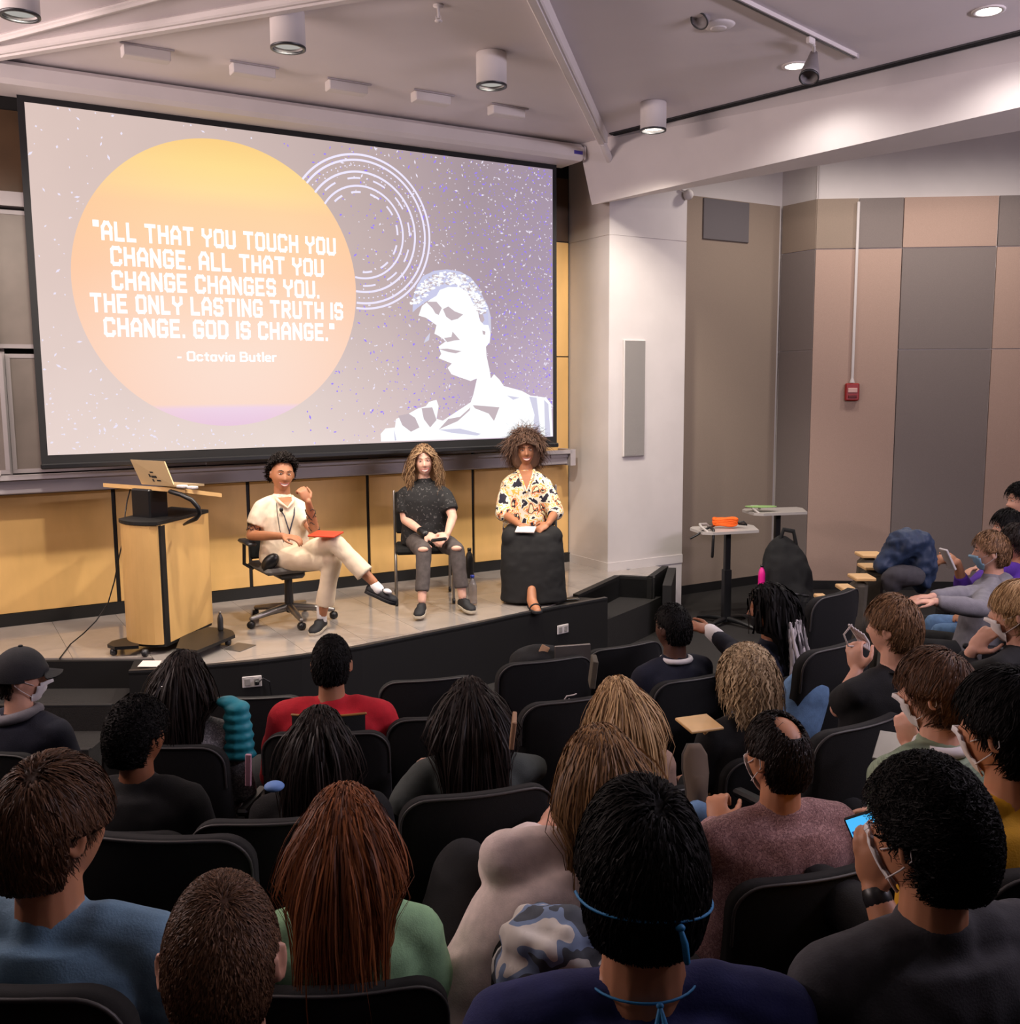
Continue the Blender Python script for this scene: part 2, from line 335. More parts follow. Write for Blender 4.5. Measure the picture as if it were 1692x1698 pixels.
# convex pieces of the tiled deck: everything behind the arc chords, left of the curb
T = .46
def tile_piece(q, i, j):
    if len(q) < 3: return
    cc_ = sum(q) / len(q); uu = (np.array([cc_[0], cc_[1], 0]) - S0)
    if uu @ N < -.54 or (uu @ N < .138 and uu @ U > 4.84): return
    ar = abs(sum(q[k][0] * q[(k + 1) % len(q)][1] - q[k][1] * q[(k + 1) % len(q)][0] for k in range(len(q)))) / 2
    if ar < .002: return
    mb = MB(); mb.prism([(x, y, -.014) for x, y in q], (0, 0, .014)); mb.build('tile', M_tile if (i * 7 + j * 3) % 4 else M_tile2, st)
bound_right = (inn, c1)
for i in range(-8, 14):
    for j in range(-2, 8):
        q = [np.array(wf(u, n, 0)[:2]) for u, n in ((i * T + .0012, -.53 + j * T + .0012), (i * T + T - .0012, -.53 + j * T + .0012), (i * T + T - .0012, -.53 + j * T + T - .0012), (i * T + .0012, -.53 + j * T + T - .0012))]
        c = sum(q) / 4
        for a, b in zip(arc[:-2], arc[1:-1]):
            if len(q) > 2: q = clip(q, a + np.array([-.02, .04]), b + np.array([-.02, .04]))
        if len(q) > 2 and c[0] > 0: q = clip(q, arc[-2] + np.array([-.02, .035]), arc[-1] + np.array([-.02, .035]))
        if len(q) > 2 and c[0] < arc[0][0] + .1: q = clip(q, np.array([-6., sl0[1] + .04]), np.array([9., sl0[1] + .04]))
        if len(q) > 2: q = clip(q, np.array([-5.4, 20.]), np.array([-5.4, 0.]))
        if len(q) > 2: q = clip(q, np.array(wf(5.43, 0, 0)[:2]), np.array(wf(5.43, 0, 0)[:2]) - N[:2])
        lf = lambda a, b: np.array([-(b - a)[1], (b - a)[0]]) / np.linalg.norm(b - a) * .06
        P1_, P2_ = inn + lf(inn, c1), c1 + lf(inn, c1); Q1, Q2 = c1 + lf(c1, c2), c2 + lf(c1, c2); R1_, R2_ = c2 + lf(c2, c3), c3 + lf(c2, c3)
        pieces = [clip(q, P1_, P2_)] if len(q) > 2 else []
        if len(q) > 2:
            w_ = clip(q, P2_, P1_)
            if len(w_) > 2: w_ = clip(w_, Q1, Q2)
            if len(w_) > 2: pieces.append(clip(w_, c2, c2 - N[:2] * -1) if 0 else clip(w_, c2, c2 - N[:2]))
            if len(w_) > 2: w2 = clip(w_, c2 - N[:2], c2); w2 = clip(w2, R1_, R2_) if len(w2) > 2 else w2; pieces.append(w2)
        for q in pieces: tile_piece(q, i, j)
# metal nosing along the arc
mb = MB()
for a, b in zip(arc[:-1], arc[1:]):
    d = (b - a) / np.linalg.norm(b - a); n_ = np.array([-d[1], d[0]]) * .04
    mb.prism([(*(a), -.03), (*(b), -.03), (*(b + n_), -.03), (*(a + n_), -.03)], (0, 0, .032))
mb.build('nosing', M_steel, st)
mb = MB()     # black curb round the step opening
cur = [inn, c1, c2, c3]
for a, b in zip(cur[:-1], cur[1:]):
    d = (b - a) / np.linalg.norm(b - a); n_ = np.array([-d[1], d[0]]) * .06
    mb.prism([(*(a - d * .02), FL), (*(b + d * .02), FL), (*(b + n_ + d * .02), FL), (*(a + n_), FL)], (0, 0, -FL + .012))
mb.build('curb', M_black, st)
# right-hand steps in the opening and a cheek wall
def zpoly(pts, z): return [onz(px, py, z) for px, py in pts]
mb = MB(); q = [inn + np.array([.02, 0]), tip, onzz(1076, 996, -.17), c2 + np.array([.1, .1]), c1]
mb.prism([(x, y, FL) for x, y in q], (0, 0, -FL - .19)); struct(mb.build('floor_step', M_carpet), 'carpeted step in the opening at the stage right end')
mb = MB(); pA = c3; pB = onzz(1085, 1075, -.3)
d = (pB - pA) / np.linalg.norm(pB - pA); n_ = np.array([-d[1], d[0]]) * .08
mb.prism([(*pA, FL), (*(pA + d * .9), FL), (*(pA + d * .9 + n_), FL), (*(pA + n_), FL)], (0, 0, .5)); struct(mb.build('trim_cheek', M_black), 'black cheek wall beside the stage steps')
# left steps
for k, (ya, yb, z) in enumerate(((6.05, sl0[1], -.2), (5.7, 6.05, -.36))):
    mb = MB(); mb.box(((-5.4 - 2.62) / 2, (ya + yb) / 2, (z + FL) / 2), (5.4 - 2.62, yb - ya, z - FL)); o = mb.build('floor_step', M_carpet); struct(o, 'carpeted step left of the stage platform')
    mb = MB(); mb.box(((-5.4 - 2.62) / 2, ya + .02, z + .004), (5.4 - 2.62, .04, .012)); mb.build('nosing', M_steel, o)
# ============================================================ CHALKBOARDS, TRAY, SCREEN
ch = empty('chalkboard', wf(-.2, -.45, 1.1), YAW, 'sliding grey chalkboards in rails behind the projection screen', 'chalkboard')
def lw(mb, par, u0, u1, n0, n1, z0, z1, bev=0):   # local box for a parent placed at wf(pu,pn,pz), rot YAW
    pu, pn, pz = par; return mb.box(((u0 + u1) / 2 - pu, -((n0 + n1) / 2 - pn), (z0 + z1) / 2 - pz), (u1 - u0, n1 - n0, z1 - z0), None, bev)
P = (-.2, -.45, 1.1)
def part(name, m, par, P, *boxes, bev=0):
    mb = MB()
    for b in boxes: lw(mb, P, *b, bev=bev)
    return mb.build(name, m, par)
for a, b, n0, z0, z1, m in ((-2.3, -.26, -.4, 2.12, 3.05, M_board), (-.26, 1.2, -.44, 2.12, 3.05, M_board), (1.2, 2.7, -.40, 1.2, 3.05, M_board), (2.7, 4.2, -.44, 1.2, 3.05, M_board), (-2.3, -.22, -.4, 1.2, 2.02, M_board), (-.2, 1.2, -.44, 1.2, 2.02, M_board)):
    part('board', m, ch, P, (a + .02, b - .02, n0 - .03, n0, z0, z1))
    part('board_frame', M_alu, ch, P, (a, b, n0 - .032, n0 + .006, z0 - .03, z0), (a, b, n0 - .032, n0 + .006, z1, z1 + .03), (a, a + .03, n0 - .032, n0 + .008, z0, z1), (b - .03, b, n0 - .032, n0 + .008, z0, z1))
part('top_rail', M_alu, ch, P, (-2.3, 4.3, -.52, -.37, 3.1, 3.2))
part('upright', M_alu, ch, P, (-.3, -.2, -.53, -.47, 1.16, 3.1), (-.62, -.56, -.53, -.47, 1.16, 3.1))
tr = empty('chalk_tray', wf(-.2, -.4, 1.05), YAW, 'long grey chalk tray below the screen on the maple wall', 'chalk tray'); P = (-.2, -.4, 1.05)
part('rail', M_alu, tr, P, (-2.3, 4.72, -.53, -.36, 1.02, 1.14), bev=.008)
part('lip', M_alu, tr, P, (-2.3, 4.72, -.36, -.3, 1.13, 1.165))
part('end_cap', M_alu, tr, P, (4.7, 4.76, -.53, -.3, 1.01, 1.17), (4.5, 4.7, -.36, -.345, 1.09, 1.12))
for pu, w, lb in ((-.36, .1, 'whitish eraser lying on the chalk tray at the far left'),):
    mb = MB(); mb.box((0, 0, .022), (.14, .05, .045), bev=.006); o = mb.build('eraser', mat('eraser_felt', sr(190, 180, 178), .8), loc=wf(pu, -.31, 1.166), rot=YAW); tag(o, lb, 'eraser')
# screen
SW, SH, SZ = 4.3, 2.4195, 1.3215
sc = empty('projection_screen', wf(0, 0, SZ), YAW, 'large pull-down projection screen showing a purple and orange slide with a quotation', 'projection screen')
P = (0, 0, SZ)
M_scrblack = mat('screen_border', sr(16, 15, 18), .8)
part('fabric', M_scrblack, sc, P, (-.045, SW + .045, -.012, -.004, SZ - .065, SZ + SH + .05))
part('bottom_bar', M_blackp, sc, P, (-.05, SW + .06, -.03, .012, SZ - .1, SZ - .06), bev=.008)
hs = empty('screen_case', wf(0, .1, 3.8), YAW, 'long white roller case of the projection screen under the ceiling', 'screen case'); P = (0, .1, 3.8)
part('case_body', M_white, hs, P, (-2.3, 4.485, -.12, .26, 3.785, 3.93), bev=.03)
part('end_cap', M_white, hs, P, (4.475, 4.50, -.11, .25, 3.80, 3.92), bev=.01)
part('label_plate', mat('badge_blue', sr(60, 50, 150), .5), hs, P, (4.36, 4.45, .26, .264, 3.835, 3.865))
# slide: an emissive picture area (projected light)
def slide_mat():
    m = bpy.data.materials.new('slide_background'); m.use_nodes = True; nt = m.node_tree; nt.nodes.clear()
    out = nt.nodes.new('ShaderNodeOutputMaterial'); em = nt.nodes.new('ShaderNodeEmission'); tc = nt.nodes.new('ShaderNodeTexCoord')
    sp = nt.nodes.new('ShaderNodeSeparateXYZ'); nt.links.new(tc.outputs['Object'], sp.inputs[0])
    def ramp(src, a, b, cols):
        mr = nt.nodes.new('ShaderNodeMapRange'); mr.inputs[1].default_value = a; mr.inputs[2].default_value = b; nt.links.new(src, mr.inputs[0])
        r = nt.nodes.new('ShaderNodeValToRGB'); nt.links.new(mr.outputs[0], r.inputs[0]); e = r.color_ramp.elements
        while len(e) < len(cols): e.new(.5)
        for el, (p, c) in zip(e, cols): el.position = p; el.color = c
        return r.outputs[0]
    top = ramp(sp.outputs[0], 0, SW, [(0, sr(222, 198, 190)), (.3, sr(210, 188, 182)), (.55, sr(192, 172, 170)), (.8, sr(168, 150, 158)), (1, sr(164, 146, 164))])
    bot = ramp(sp.outputs[0], 0, SW, [(0, sr(234, 214, 208)), (.4, sr(236, 219, 212)), (.62, sr(224, 204, 202)), (.85, sr(198, 178, 196)), (1, sr(210, 190, 212))])
    v = ramp(sp.outputs[2], 0, SH, [(0, (1, 1, 1, 1)), (.55, (.25, .25, .25, 1)), (1, (0, 0, 0, 1))])
    mx = nt.nodes.new('ShaderNodeMix'); mx.data_type = 'RGBA'; nt.links.new(v, mx.inputs[0]); nt.links.new(top, mx.inputs[6]); nt.links.new(bot, mx.inputs[7])
    n = nt.nodes.new('ShaderNodeTexNoise'); n.inputs['Scale'].default_value = 2.2; n.inputs['Detail'].default_value = 5; nt.links.new(tc.outputs['Object'], n.inputs[0])
    r = nt.nodes.new('ShaderNodeValToRGB'); nt.links.new(n.outputs['Fac'], r.inputs[0]); r.color_ramp.elements[0].position = .35; r.color_ramp.elements[0].color = (.985, .985, .985, 1); r.color_ramp.elements[1].position = .7; r.color_ramp.elements[1].color = (1.01, 1.01, 1.01, 1)
    mu = nt.nodes.new('ShaderNodeMix'); mu.data_type = 'RGBA'; mu.blend_type = 'MULTIPLY'; mu.inputs[0].default_value = 1
    nt.links.new(mx.outputs[2], mu.inputs[6]); nt.links.new(r.outputs[0], mu.inputs[7]); nt.links.new(mu.outputs[2], em.inputs[0]); nt.links.new(em.outputs[0], out.inputs[0]); return m
def glow(name, col, s=1.):
    m = bpy.data.materials.new(name); m.use_nodes = True; nt = m.node_tree; nt.nodes.clear(); out = nt.nodes.new('ShaderNodeOutputMaterial'); em = nt.nodes.new('ShaderNodeEmission')
    em.inputs[0].default_value = col; em.inputs[1].default_value = s; nt.links.new(em.outputs[0], out.inputs[0]); return m
part('slide', slide_mat(), sc, P := (0, 0, SZ), (0, SW, -.004, 0, SZ, SZ + SH))
class Flat(MB):     # flat pieces of the slide in slide coordinates (u, z from the slide's lower left), d = depth in front
    def poly(s, pts, d=.001):
        return s.add([(x, -d, z) for x, z in pts], [list(t) for t in tessellate_polygon([[Vector((x, z, 0)) for x, z in pts]])])
    def ringarc(s, c, r0, r1, a0, a1, n=60, d=.002):
        A = np.linspace(a0, a1, n + 1); v = [(c[0] + r * math.cos(a), -d, c[1] + r * math.sin(a)) for a in A for r in (r0, r1)]
        return s.add(v, [[2 * i, 2 * i + 1, 2 * i + 3, 2 * i + 2] for i in range(n)])
def px2s(px, py): u, _, z = onw(px, py, 0); return (min(max(u, 0), SW), min(max(z - SZ, 0), SH))
# orange disc (a sphere of colour bands in the slide)
def disc_mat():
    m = bpy.data.materials.new('slide_disc'); m.use_nodes = True; nt = m.node_tree; nt.nodes.clear(); out = nt.nodes.new('ShaderNodeOutputMaterial'); em = nt.nodes.new('ShaderNodeEmission')
    tc = nt.nodes.new('ShaderNodeTexCoord'); sp = nt.nodes.new('ShaderNodeSeparateXYZ'); nt.links.new(tc.outputs['Object'], sp.inputs[0])
    mr = nt.nodes.new('ShaderNodeMapRange'); mr.inputs[1].default_value = .15; mr.inputs[2].default_value = 2.35; nt.links.new(sp.outputs[2], mr.inputs[0])
    r = nt.nodes.new('ShaderNodeValToRGB'); e = r.color_ramp.elements; nt.links.new(mr.outputs[0], r.inputs[0])
    cols = [(0, sr(222, 206, 255)), (.075, sr(236, 222, 255)), (.09, sr(252, 230, 220)), (.3, sr(254, 224, 206)), (.55, sr(255, 212, 178)), (.76, sr(255, 214, 166)), (.82, sr(255, 224, 160)), (.9, sr(255, 226, 148)), (1, sr(252, 214, 128))]
    while len(e) < len(cols): e.new(.5)
    for el, (p, c) in zip(e, cols): el.position = p; el.color = c
    # stronger orange toward the rim
    vm = nt.nodes.new('ShaderNodeVectorMath'); vm.operation = 'DISTANCE'; vm.inputs[1].default_value = (1.36, 0, 1.35); nt.links.new(tc.outputs['Object'], vm.inputs[0])
    m2 = nt.nodes.new('ShaderNodeMapRange'); m2.inputs[1].default_value = .6; m2.inputs[2].default_value = 1.2; m2.inputs[3].default_value = 0; m2.inputs[4].default_value = .38; nt.links.new(vm.outputs['Value'], m2.inputs[0])
    mx = nt.nodes.new('ShaderNodeMix'); mx.data_type = 'RGBA'; nt.links.new(m2.outputs[0], mx.inputs[0]); nt.links.new(r.outputs[0], mx.inputs[6]); mx.inputs[7].default_value = sr(255, 192, 152); nt.links.new(mx.outputs[2], em.inputs[0])
    nt.links.new(em.outputs[0], out.inputs[0]); return m
dcx, dcz, drx = (px2s(117, 447)[0] + px2s(590, 470)[0]) / 2, (px2s(355, 228)[1] + px2s(390, 708)[1]) / 2, (px2s(590, 470)[0] - px2s(117, 447)[0]) / 2
fl = Flat(); fl.poly([(dcx + drx * math.cos(a), dcz + drx * math.sin(a)) for a in np.linspace(0, 2 * PI, 120, endpoint=False)], .002)
fl.build('orange_disc', disc_mat(), sc)
# ring ornament: concentric lines, dots and dashes; drawn only where the disc does not cover it
rt, rb, rr_ = px2s(600, 257), px2s(610, 512), px2s(712, 392)
rcz = (rt[1] + rb[1]) / 2; RR = (rt[1] - rb[1]) / 2; rcx = rr_[0] - RR
M_line = glow('slide_line', sr(232, 226, 255), 1.1)
def vis(a, r): return math.hypot(rcx + r * math.cos(a) - dcx, rcz + r * math.sin(a) - dcz) > drx
fl = Flat()
for r, w, mode in ((1, .012, 0), (.93, .012, 0), (.86, .006, 2), (.78, .012, 0), (.70, .010, 1), (.60, .011, 0), (.52, .011, 1)):
    r0 = RR * r; nseg = 240
    for k in range(nseg):
        a = 2 * PI * k / nseg
        if mode == 1 and (k % 20) > 9: continue
        if mode == 2 and k % 3: continue
        if vis(a, r0): fl.ringarc((rcx, rcz), r0 - w * .7, r0 + w * .7, a, a + 2 * PI / nseg * (1 if mode != 2 else .8), 1, .003)
o = fl.build('ring_ornament', M_line, sc)
# stars
fl = Flat(); fl2 = Flat(); rs = random.Random(3)
def instar(x, z): return math.hypot(x - dcx, z - dcz) > drx + .02
for k in range(9500):
    x = rs.random() * SW; z = rs.random() * SH
    dens = .06 + .9 * max(0, (x / SW - .4) / .6) ** 1.2
    if x < dcx: dens = .10 + .14 * (z < .4)
    if rs.random() > dens or not instar(x, z): continue
    s_ = rs.choice((.003, .004, .005, .0065)) * (1.15 if x > 2.3 else 1.25) ; L = s_ * rs.choice((1, 1, 1.6, 2.6)); a = rs.random() * PI
    c, s = math.cos(a), math.sin(a); t = fl if rs.random() < .42 or x < 1.8 else fl2
    x = min(max(x, .015), SW - .015); z = min(max(z, .015), SH - .015)
    t.add([(x + c * L, -.0015, z + s * L), (x - s * s_, -.0015, z + c * s_), (x - c * L, -.0015, z - s * L), (x + s * s_, -.0015, z - c * s_)], [[0, 1, 2, 3]])
tag(fl.build('star', glow('slide_star_white', sr(240, 232, 250)), sc), kind='stuff'); tag(fl2.build('star', glow('slide_star_violet', sr(158, 132, 255)), sc), kind='stuff')
# lettering: heavy squared capitals from strokes
GL = {'A': [[(0, 0), (.0, 1.2), (.35, 1.7), (.75, 1.7), (1.1, 1.2), (1.1, 0)], [(0, .65), (1.1, .65)]], 'L': [[(0, 1.7), (0, 0), (.95, 0)]], 'T': [[(0, 1.7), (1.2, 1.7)], [(.6, 1.7), (.6, 0)]],
      'H': [[(0, 0), (0, 1.7)], [(1.1, 0), (1.1, 1.7)], [(0, .85), (1.1, .85)]], 'Y': [[(0, 1.7), (0, 1.15), (.55, .8), (.55, 0)], [(1.1, 1.7), (1.1, 1.15), (.55, .8)]],
      'O': [[(0, .2), (0, 1.5), (.2, 1.7), (.9, 1.7), (1.1, 1.5), (1.1, .2), (.9, 0), (.2, 0), (0, .2)]], 'U': [[(0, 1.7), (0, .2), (.2, 0), (.9, 0), (1.1, .2), (1.1, 1.7)]],
      'C': [[(1.1, 1.36), (1.1, 1.5), (.9, 1.7), (.2, 1.7), (0, 1.5), (0, .2), (.2, 0), (.9, 0), (1.1, .2), (1.1, .34)]], 'N': [[(0, 0), (0, 1.7), (1.1, 0), (1.1, 1.7)]],
      'G': [[(1.1, 1.42), (1.1, 1.5), (.9, 1.7), (.2, 1.7), (0, 1.5), (0, .2), (.2, 0), (.9, 0), (1.1, .2), (1.1, .8), (.6, .8)]], 'E': [[(1, 1.7), (0, 1.7), (0, 0), (1, 0)], [(0, .85), (.85, .85)]],
      'S': [[(1.05, 1.42), (1.05, 1.5), (.85, 1.7), (.2, 1.7), (0, 1.5), (0, 1.0), (.2, .85), (.85, .85), (1.05, .7), (1.05, .2), (.85, 0), (.2, 0), (0, .2), (0, .28)]],
      'I': [[(0, 0), (0, 1.7)]], 'R': [[(0, 0), (0, 1.7), (.85, 1.7), (1.05, 1.5), (1.05, 1.0), (.85, .8), (0, .8)], [(.55, .8), (1.1, 0)]], 'D': [[(0, 0), (0, 1.7), (.8, 1.7), (1.1, 1.4), (1.1, .3), (.8, 0), (0, 0)]],
      '.': [[(0, 0), (.02, 0)]], '"': [[(0, 1.75), (0, 1.4)], [(.4, 1.75), (.4, 1.4)]], '-': [[(0, .6), (.4, .6)]],
      'B': [[(0, 0), (0, 1.7), (.8, 1.7), (1, 1.5), (1, 1.05), (.8, .88), (0, .88)], [(.8, .88), (1.1, .65), (1.1, .2), (.85, 0), (0, 0)]],
      'c': [[(.8, .95), (.6, 1.1), (.2, 1.1), (0, .9), (0, .2), (.2, 0), (.6, 0), (.8, .2)]], 't': [[(.25, 1.5), (.25, .15), (.5, 0)], [(0, 1.1), (.55, 1.1)]], 'a': [[(.8, .2), (.6, 0), (.2, 0), (0, .2), (0, .9), (.2, 1.1), (.6, 1.1), (.8, .9)], [(.8, 1.1), (.8, 0)]],
      'v': [[(0, 1.1), (.4, 0), (.8, 1.1)]], 'i': [[(0, 0), (0, 1.1)], [(0, 1.55), (0, 1.6)]], 'u': [[(0, 1.1), (0, .2), (.2, 0), (.6, 0), (.8, .2)], [(.8, 1.1), (.8, 0)]], 'l': [[(0, 0), (0, 1.75)]],
      'e': [[(0, .55), (.8, .55), (.8, .9), (.6, 1.1), (.2, 1.1), (0, .9), (0, .2), (.2, 0), (.75, 0)]], 'r': [[(0, 0), (0, 1.1)], [(0, .8), (.25, 1.1), (.5, 1.1)]]}
def stroke_text(txt, w, gap=.62, space=.95):
    x = 0; out = []
    for ch in txt:
        if ch == ' ': x += space; continue
        wd = max(p[0] for s in GL[ch] for p in s)
        out += [[(x + p[0], p[1]) for p in s] for s in GL[ch]] + [None]; x += wd + gap
    return out, x - gap
M_txt = glow('slide_text', (1, 1, 1, 1), 1.25)
def text_line(txt, pL, pR, H, w=.42, name='text_line', gap=.68, space=.9):
    (xa, za), (xb, zb) = px2s(*pL), px2s(*pR); st_, L = stroke_text(txt, w, gap, space); z0 = (za + zb) / 2
    sy = H / (1.7 + w); sx = (xb - xa) / (L + w); fl = Flat(); par = None
    for s in st_:
        if s is None:
            if fl.n:
                if par is None: par = bpy.data.objects.new(name, None); COL.objects.link(par); par.parent = sc
                fl.build('letter', M_txt, par)
            fl = Flat(); continue
        P_ = [np.array([xa + (p[0] + w / 2) * sx, z0 + (p[1] + w / 2) * sy]) for p in s]
        for a, b in zip(P_[:-1], P_[1:]):
            d = (b - a) / np.array([sx, sy]); Ld = np.linalg.norm(d) + 1e-9; d /= Ld; n_ = np.array([-d[1], d[0]]) * w / 2; e = d * w * .42
            q = [a + (-n_ - e) * [sx, sy], b + (-n_ + e) * [sx, sy], b + (n_ + e) * [sx, sy], a + (n_ - e) * [sx, sy]]
            fl.add([(p[0], -.004, p[1]) for p in q], [[0, 1, 2, 3]])
    return par
HL = .140
text_line('"ALL THAT YOU TOUCH YOU', (155, 398), (557, 424), HL)
text_line('CHANGE. ALL THAT YOU', (184, 441), (537, 459), HL)
text_line('CHANGE CHANGES YOU.', (186, 481), (530, 495), HL)
text_line('THE ONLY LASTING TRUTH IS', (150, 518), (569, 531), HL)
text_line('CHANGE. GOD IS CHANGE."', (173, 558), (555, 566), HL)
text_line('- Octavia Butler', (294, 598), (459, 601), .075, .34, gap=.5, space=.7)
# portrait cut-out on the slide
Z4 = lambda x, y: px2s(480 + x / 2.83, 200 + y / 2.83)
def shape(name, m, polys, d):
    for p in polys: fl = Flat(); fl.poly([Z4(*q) for q in p], d); fl.build(name, m, sc)
M_pw = glow('slide_portrait_white', sr(250, 252, 255), 1.1); M_ph = glow('slide_portrait_hair', sr(206, 206, 236)); M_ps = glow('slide_portrait_shade', sr(200, 184, 190)); M_ps2 = glow('slide_portrait_mid', sr(214, 212, 232))
shape('portrait_hair', M_ph, [[(578, 900), (580, 830), (600, 770), (625, 730), (680, 705), (740, 698), (800, 708), (850, 735), (890, 785), (912, 835), (932, 870), (945, 920), (947, 985), (935, 1000), (905, 960), (890, 900), (850, 860), (790, 800), (700, 820), (640, 850), (600, 880)]], .0022)
shape('portrait_face', M_pw, [[(606, 915), (622, 870), (660, 840), (690, 822), (705, 795), (745, 780), (800, 782), (835, 800), (858, 850), (880, 880), (895, 940), (912, 958), (934, 960), (944, 1000), (940, 1040), (922, 1062), (926, 1110), (938, 1165), (945, 1210), (960, 1190), (985, 1215), (1008, 1248), (1010, 1290), (862, 1290), (880, 1210), (850, 1222), (800, 1205), (760, 1190), (742, 1160), (762, 1140), (700, 1115), (712, 1095), (700, 1060), (735, 1035), (700, 1010), (680, 1000), (690, 960), (640, 925)], [(862, 1288), (1008, 1246), (1090, 1268), (1130, 1290), (1205, 1300), (1228, 1330), (1236, 1481), (430, 1506), (428, 1470), (450, 1445), (495, 1440), (500, 1400), (560, 1375), (600, 1352), (640, 1340), (655, 1320), (690, 1310), (700, 1340), (690, 1400), (720, 1408), (770, 1375), (850, 1322)]], .003)
shape('portrait_shadow', M_ps, [[(720, 885), (745, 872), (775, 895), (815, 910), (790, 930), (760, 938), (735, 920)], [(765, 990), (800, 1030), (772, 1032), (740, 1040), (725, 1020), (760, 1015)],
      [(700, 1072), (740, 1070), (785, 1078), (808, 1082), (780, 1092), (745, 1086)], [(640, 850), (690, 850), (715, 880), (700, 912), (685, 905), (670, 880)],
      [(905, 985), (920, 990), (918, 1006), (908, 1003)], [(893, 905), (905, 900), (915, 935), (905, 950), (895, 940)],
      [(860, 1335), (985, 1345), (960, 1410), (935, 1375), (870, 1350)], [(510, 1385), (560, 1375), (590, 1395), (610, 1440), (570, 1460), (530, 1430)], [(620, 1350), (670, 1345), (690, 1405), (660, 1440), (630, 1400)],
      [(745, 1400), (800, 1390), (850, 1345), (845, 1360), (790, 1410), (720, 1440), (700, 1450)]], .0036)
shape('portrait_tone', M_ps2, [[(640, 1020), (660, 995), (655, 1030), (630, 1045)], [(1125, 1295), (1160, 1300), (1180, 1480), (1140, 1484), (1150, 1380)], [(1195, 1310), (1215, 1330), (1225, 1480), (1200, 1482)], [(930, 880), (945, 920), (945, 1000), (935, 960)],
      [(700, 1450), (800, 1445), (900, 1470), (880, 1478), (760, 1465)], [(490, 1445), (502, 1500), (494, 1502)], [(1020, 1290), (1080, 1300), (1050, 1310)]], .0034)
fl = Flat(); rs = random.Random(5)
fl3 = Flat()
for k in range(420):
    a = rs.uniform(.05, PI * .95); r = rs.uniform(.72, 1.0); cx_, cy_ = 745 + 185 * r * math.cos(a) , 915 - 205 * r * math.sin(a)
    if cy_ > 860 and cx_ < 840: continue
    if (cx_ - 740) ** 2 / 105 ** 2 + (cy_ - 890) ** 2 / 118 ** 2 < 1: continue
    s = 5 + rs.random() * 7; t = rs.random() * 6
    (fl if k % 3 else fl3).poly([Z4(cx_ + s * math.cos(t + q), cy_ + s * .6 * math.sin(t + q)) for q in (0, 1.4, 3, 4.4)], .0042)
tag(fl.build('portrait_hair_texture', M_pw, sc), kind='stuff'); tag(fl3.build('portrait_hair_texture', M_ps, sc), kind='stuff')
# ============================================================ PEOPLE TOOLKIT
def nrm(v): v = np.array(v, float); return v / (np.linalg.norm(v) + 1e-12)
def hrot(yaw, pitch=0, roll=0): return rotz(yaw) @ rotx(pitch) @ roty(roll)
HA = (.077, .098, .118)
def head_pts(d, s=1.):           # d: unit directions (n,3) in head frame (+y = face) -> surface points
    x, y, z = d[:, 0] * HA[0], d[:, 1] * HA[1], d[:, 2] * HA[2]
    dz = d[:, 2]; dy = d[:, 1]
    low = np.clip(-dz, 0, 1)
    x = x * (1 - .30 * low ** 1.6) * (1 + .05 * np.clip(dz, 0, 1))
    y = np.where(dy < 0, y * (1 - .42 * low ** 1.1), y * (.95 - .04 * low))
    y = y + .012 * low * (dy > 0) * dy - np.where(dy < 0, dy, 0) * -.0
    fr = np.clip(dy, 0, 1) ** .5
    g = lambda u, w: np.exp(-(u / w) ** 2)
    ax = np.abs(x)
    nose = g(x, .0105) * np.clip((.026 - z) / .05, 0, 1) * (1 / (1 + np.exp(-(z + .030) / .0025)))
    y = y + fr * (.030 * nose + .006 * g(ax - .012, .006) * g(z + .022, .008))
    y = y - fr * .011 * g(ax - .031, .015) * g(z - .016, .011)
    y = y + fr * .005 * g(z - .036, .009) * g(ax - .025, .03)
    y = y + fr * .006 * g(ax - .040, .018) * g(z + .022, .018)
    y = y + fr * .006 * g(x, .022) * (g(z + .050, .005) + 1.1 * g(z + .062, .006)) - fr * .004 * g(x, .02) * g(z + .0745, .005)
    y = y + fr * .008 * g(x, .02) * g(z + .094, .014)
    return np.stack([x, y, z], 1) * s
def sph(n=40, m=30):
    v = []; 
    for i in range(m + 1):
        th = PI * i / m; th = min(max(th, .01), PI - .01)
        for j in range(n):
            A = 2 * PI * j / n; v.append((math.sin(th) * math.cos(A), math.sin(th) * math.sin(A), math.cos(th)))
    f = [[i * n + j, (i + 1) * n + j, (i + 1) * n + (j + 1) % n, i * n + (j + 1) % n] for i in range(m) for j in range(n)]
    return np.array(v), f + [list(range(n)), [m * n + j for j in range(n)][::-1]]
def loft(mb, secs, ax, fw, n=22):
    v = []; 
    for c, rx, ry in secs:
        for j in range(n):
            A = 2 * PI * j / n; ca, sa = math.cos(A), math.sin(A)
            v.append(np.array(c) + ax * rx * np.sign(ca) * abs(ca) ** .85 + fw * ry * np.sign(sa) * abs(sa) ** .85)
    k = len(secs); f = [[i * n + j, i * n + (j + 1) % n, (i + 1) * n + (j + 1) % n, (i + 1) * n + j] for i in range(k - 1) for j in range(n)]
    f += [list(range(n))[::-1], [(k - 1) * n + j for j in range(n)]]
    return mb.add(v, f)
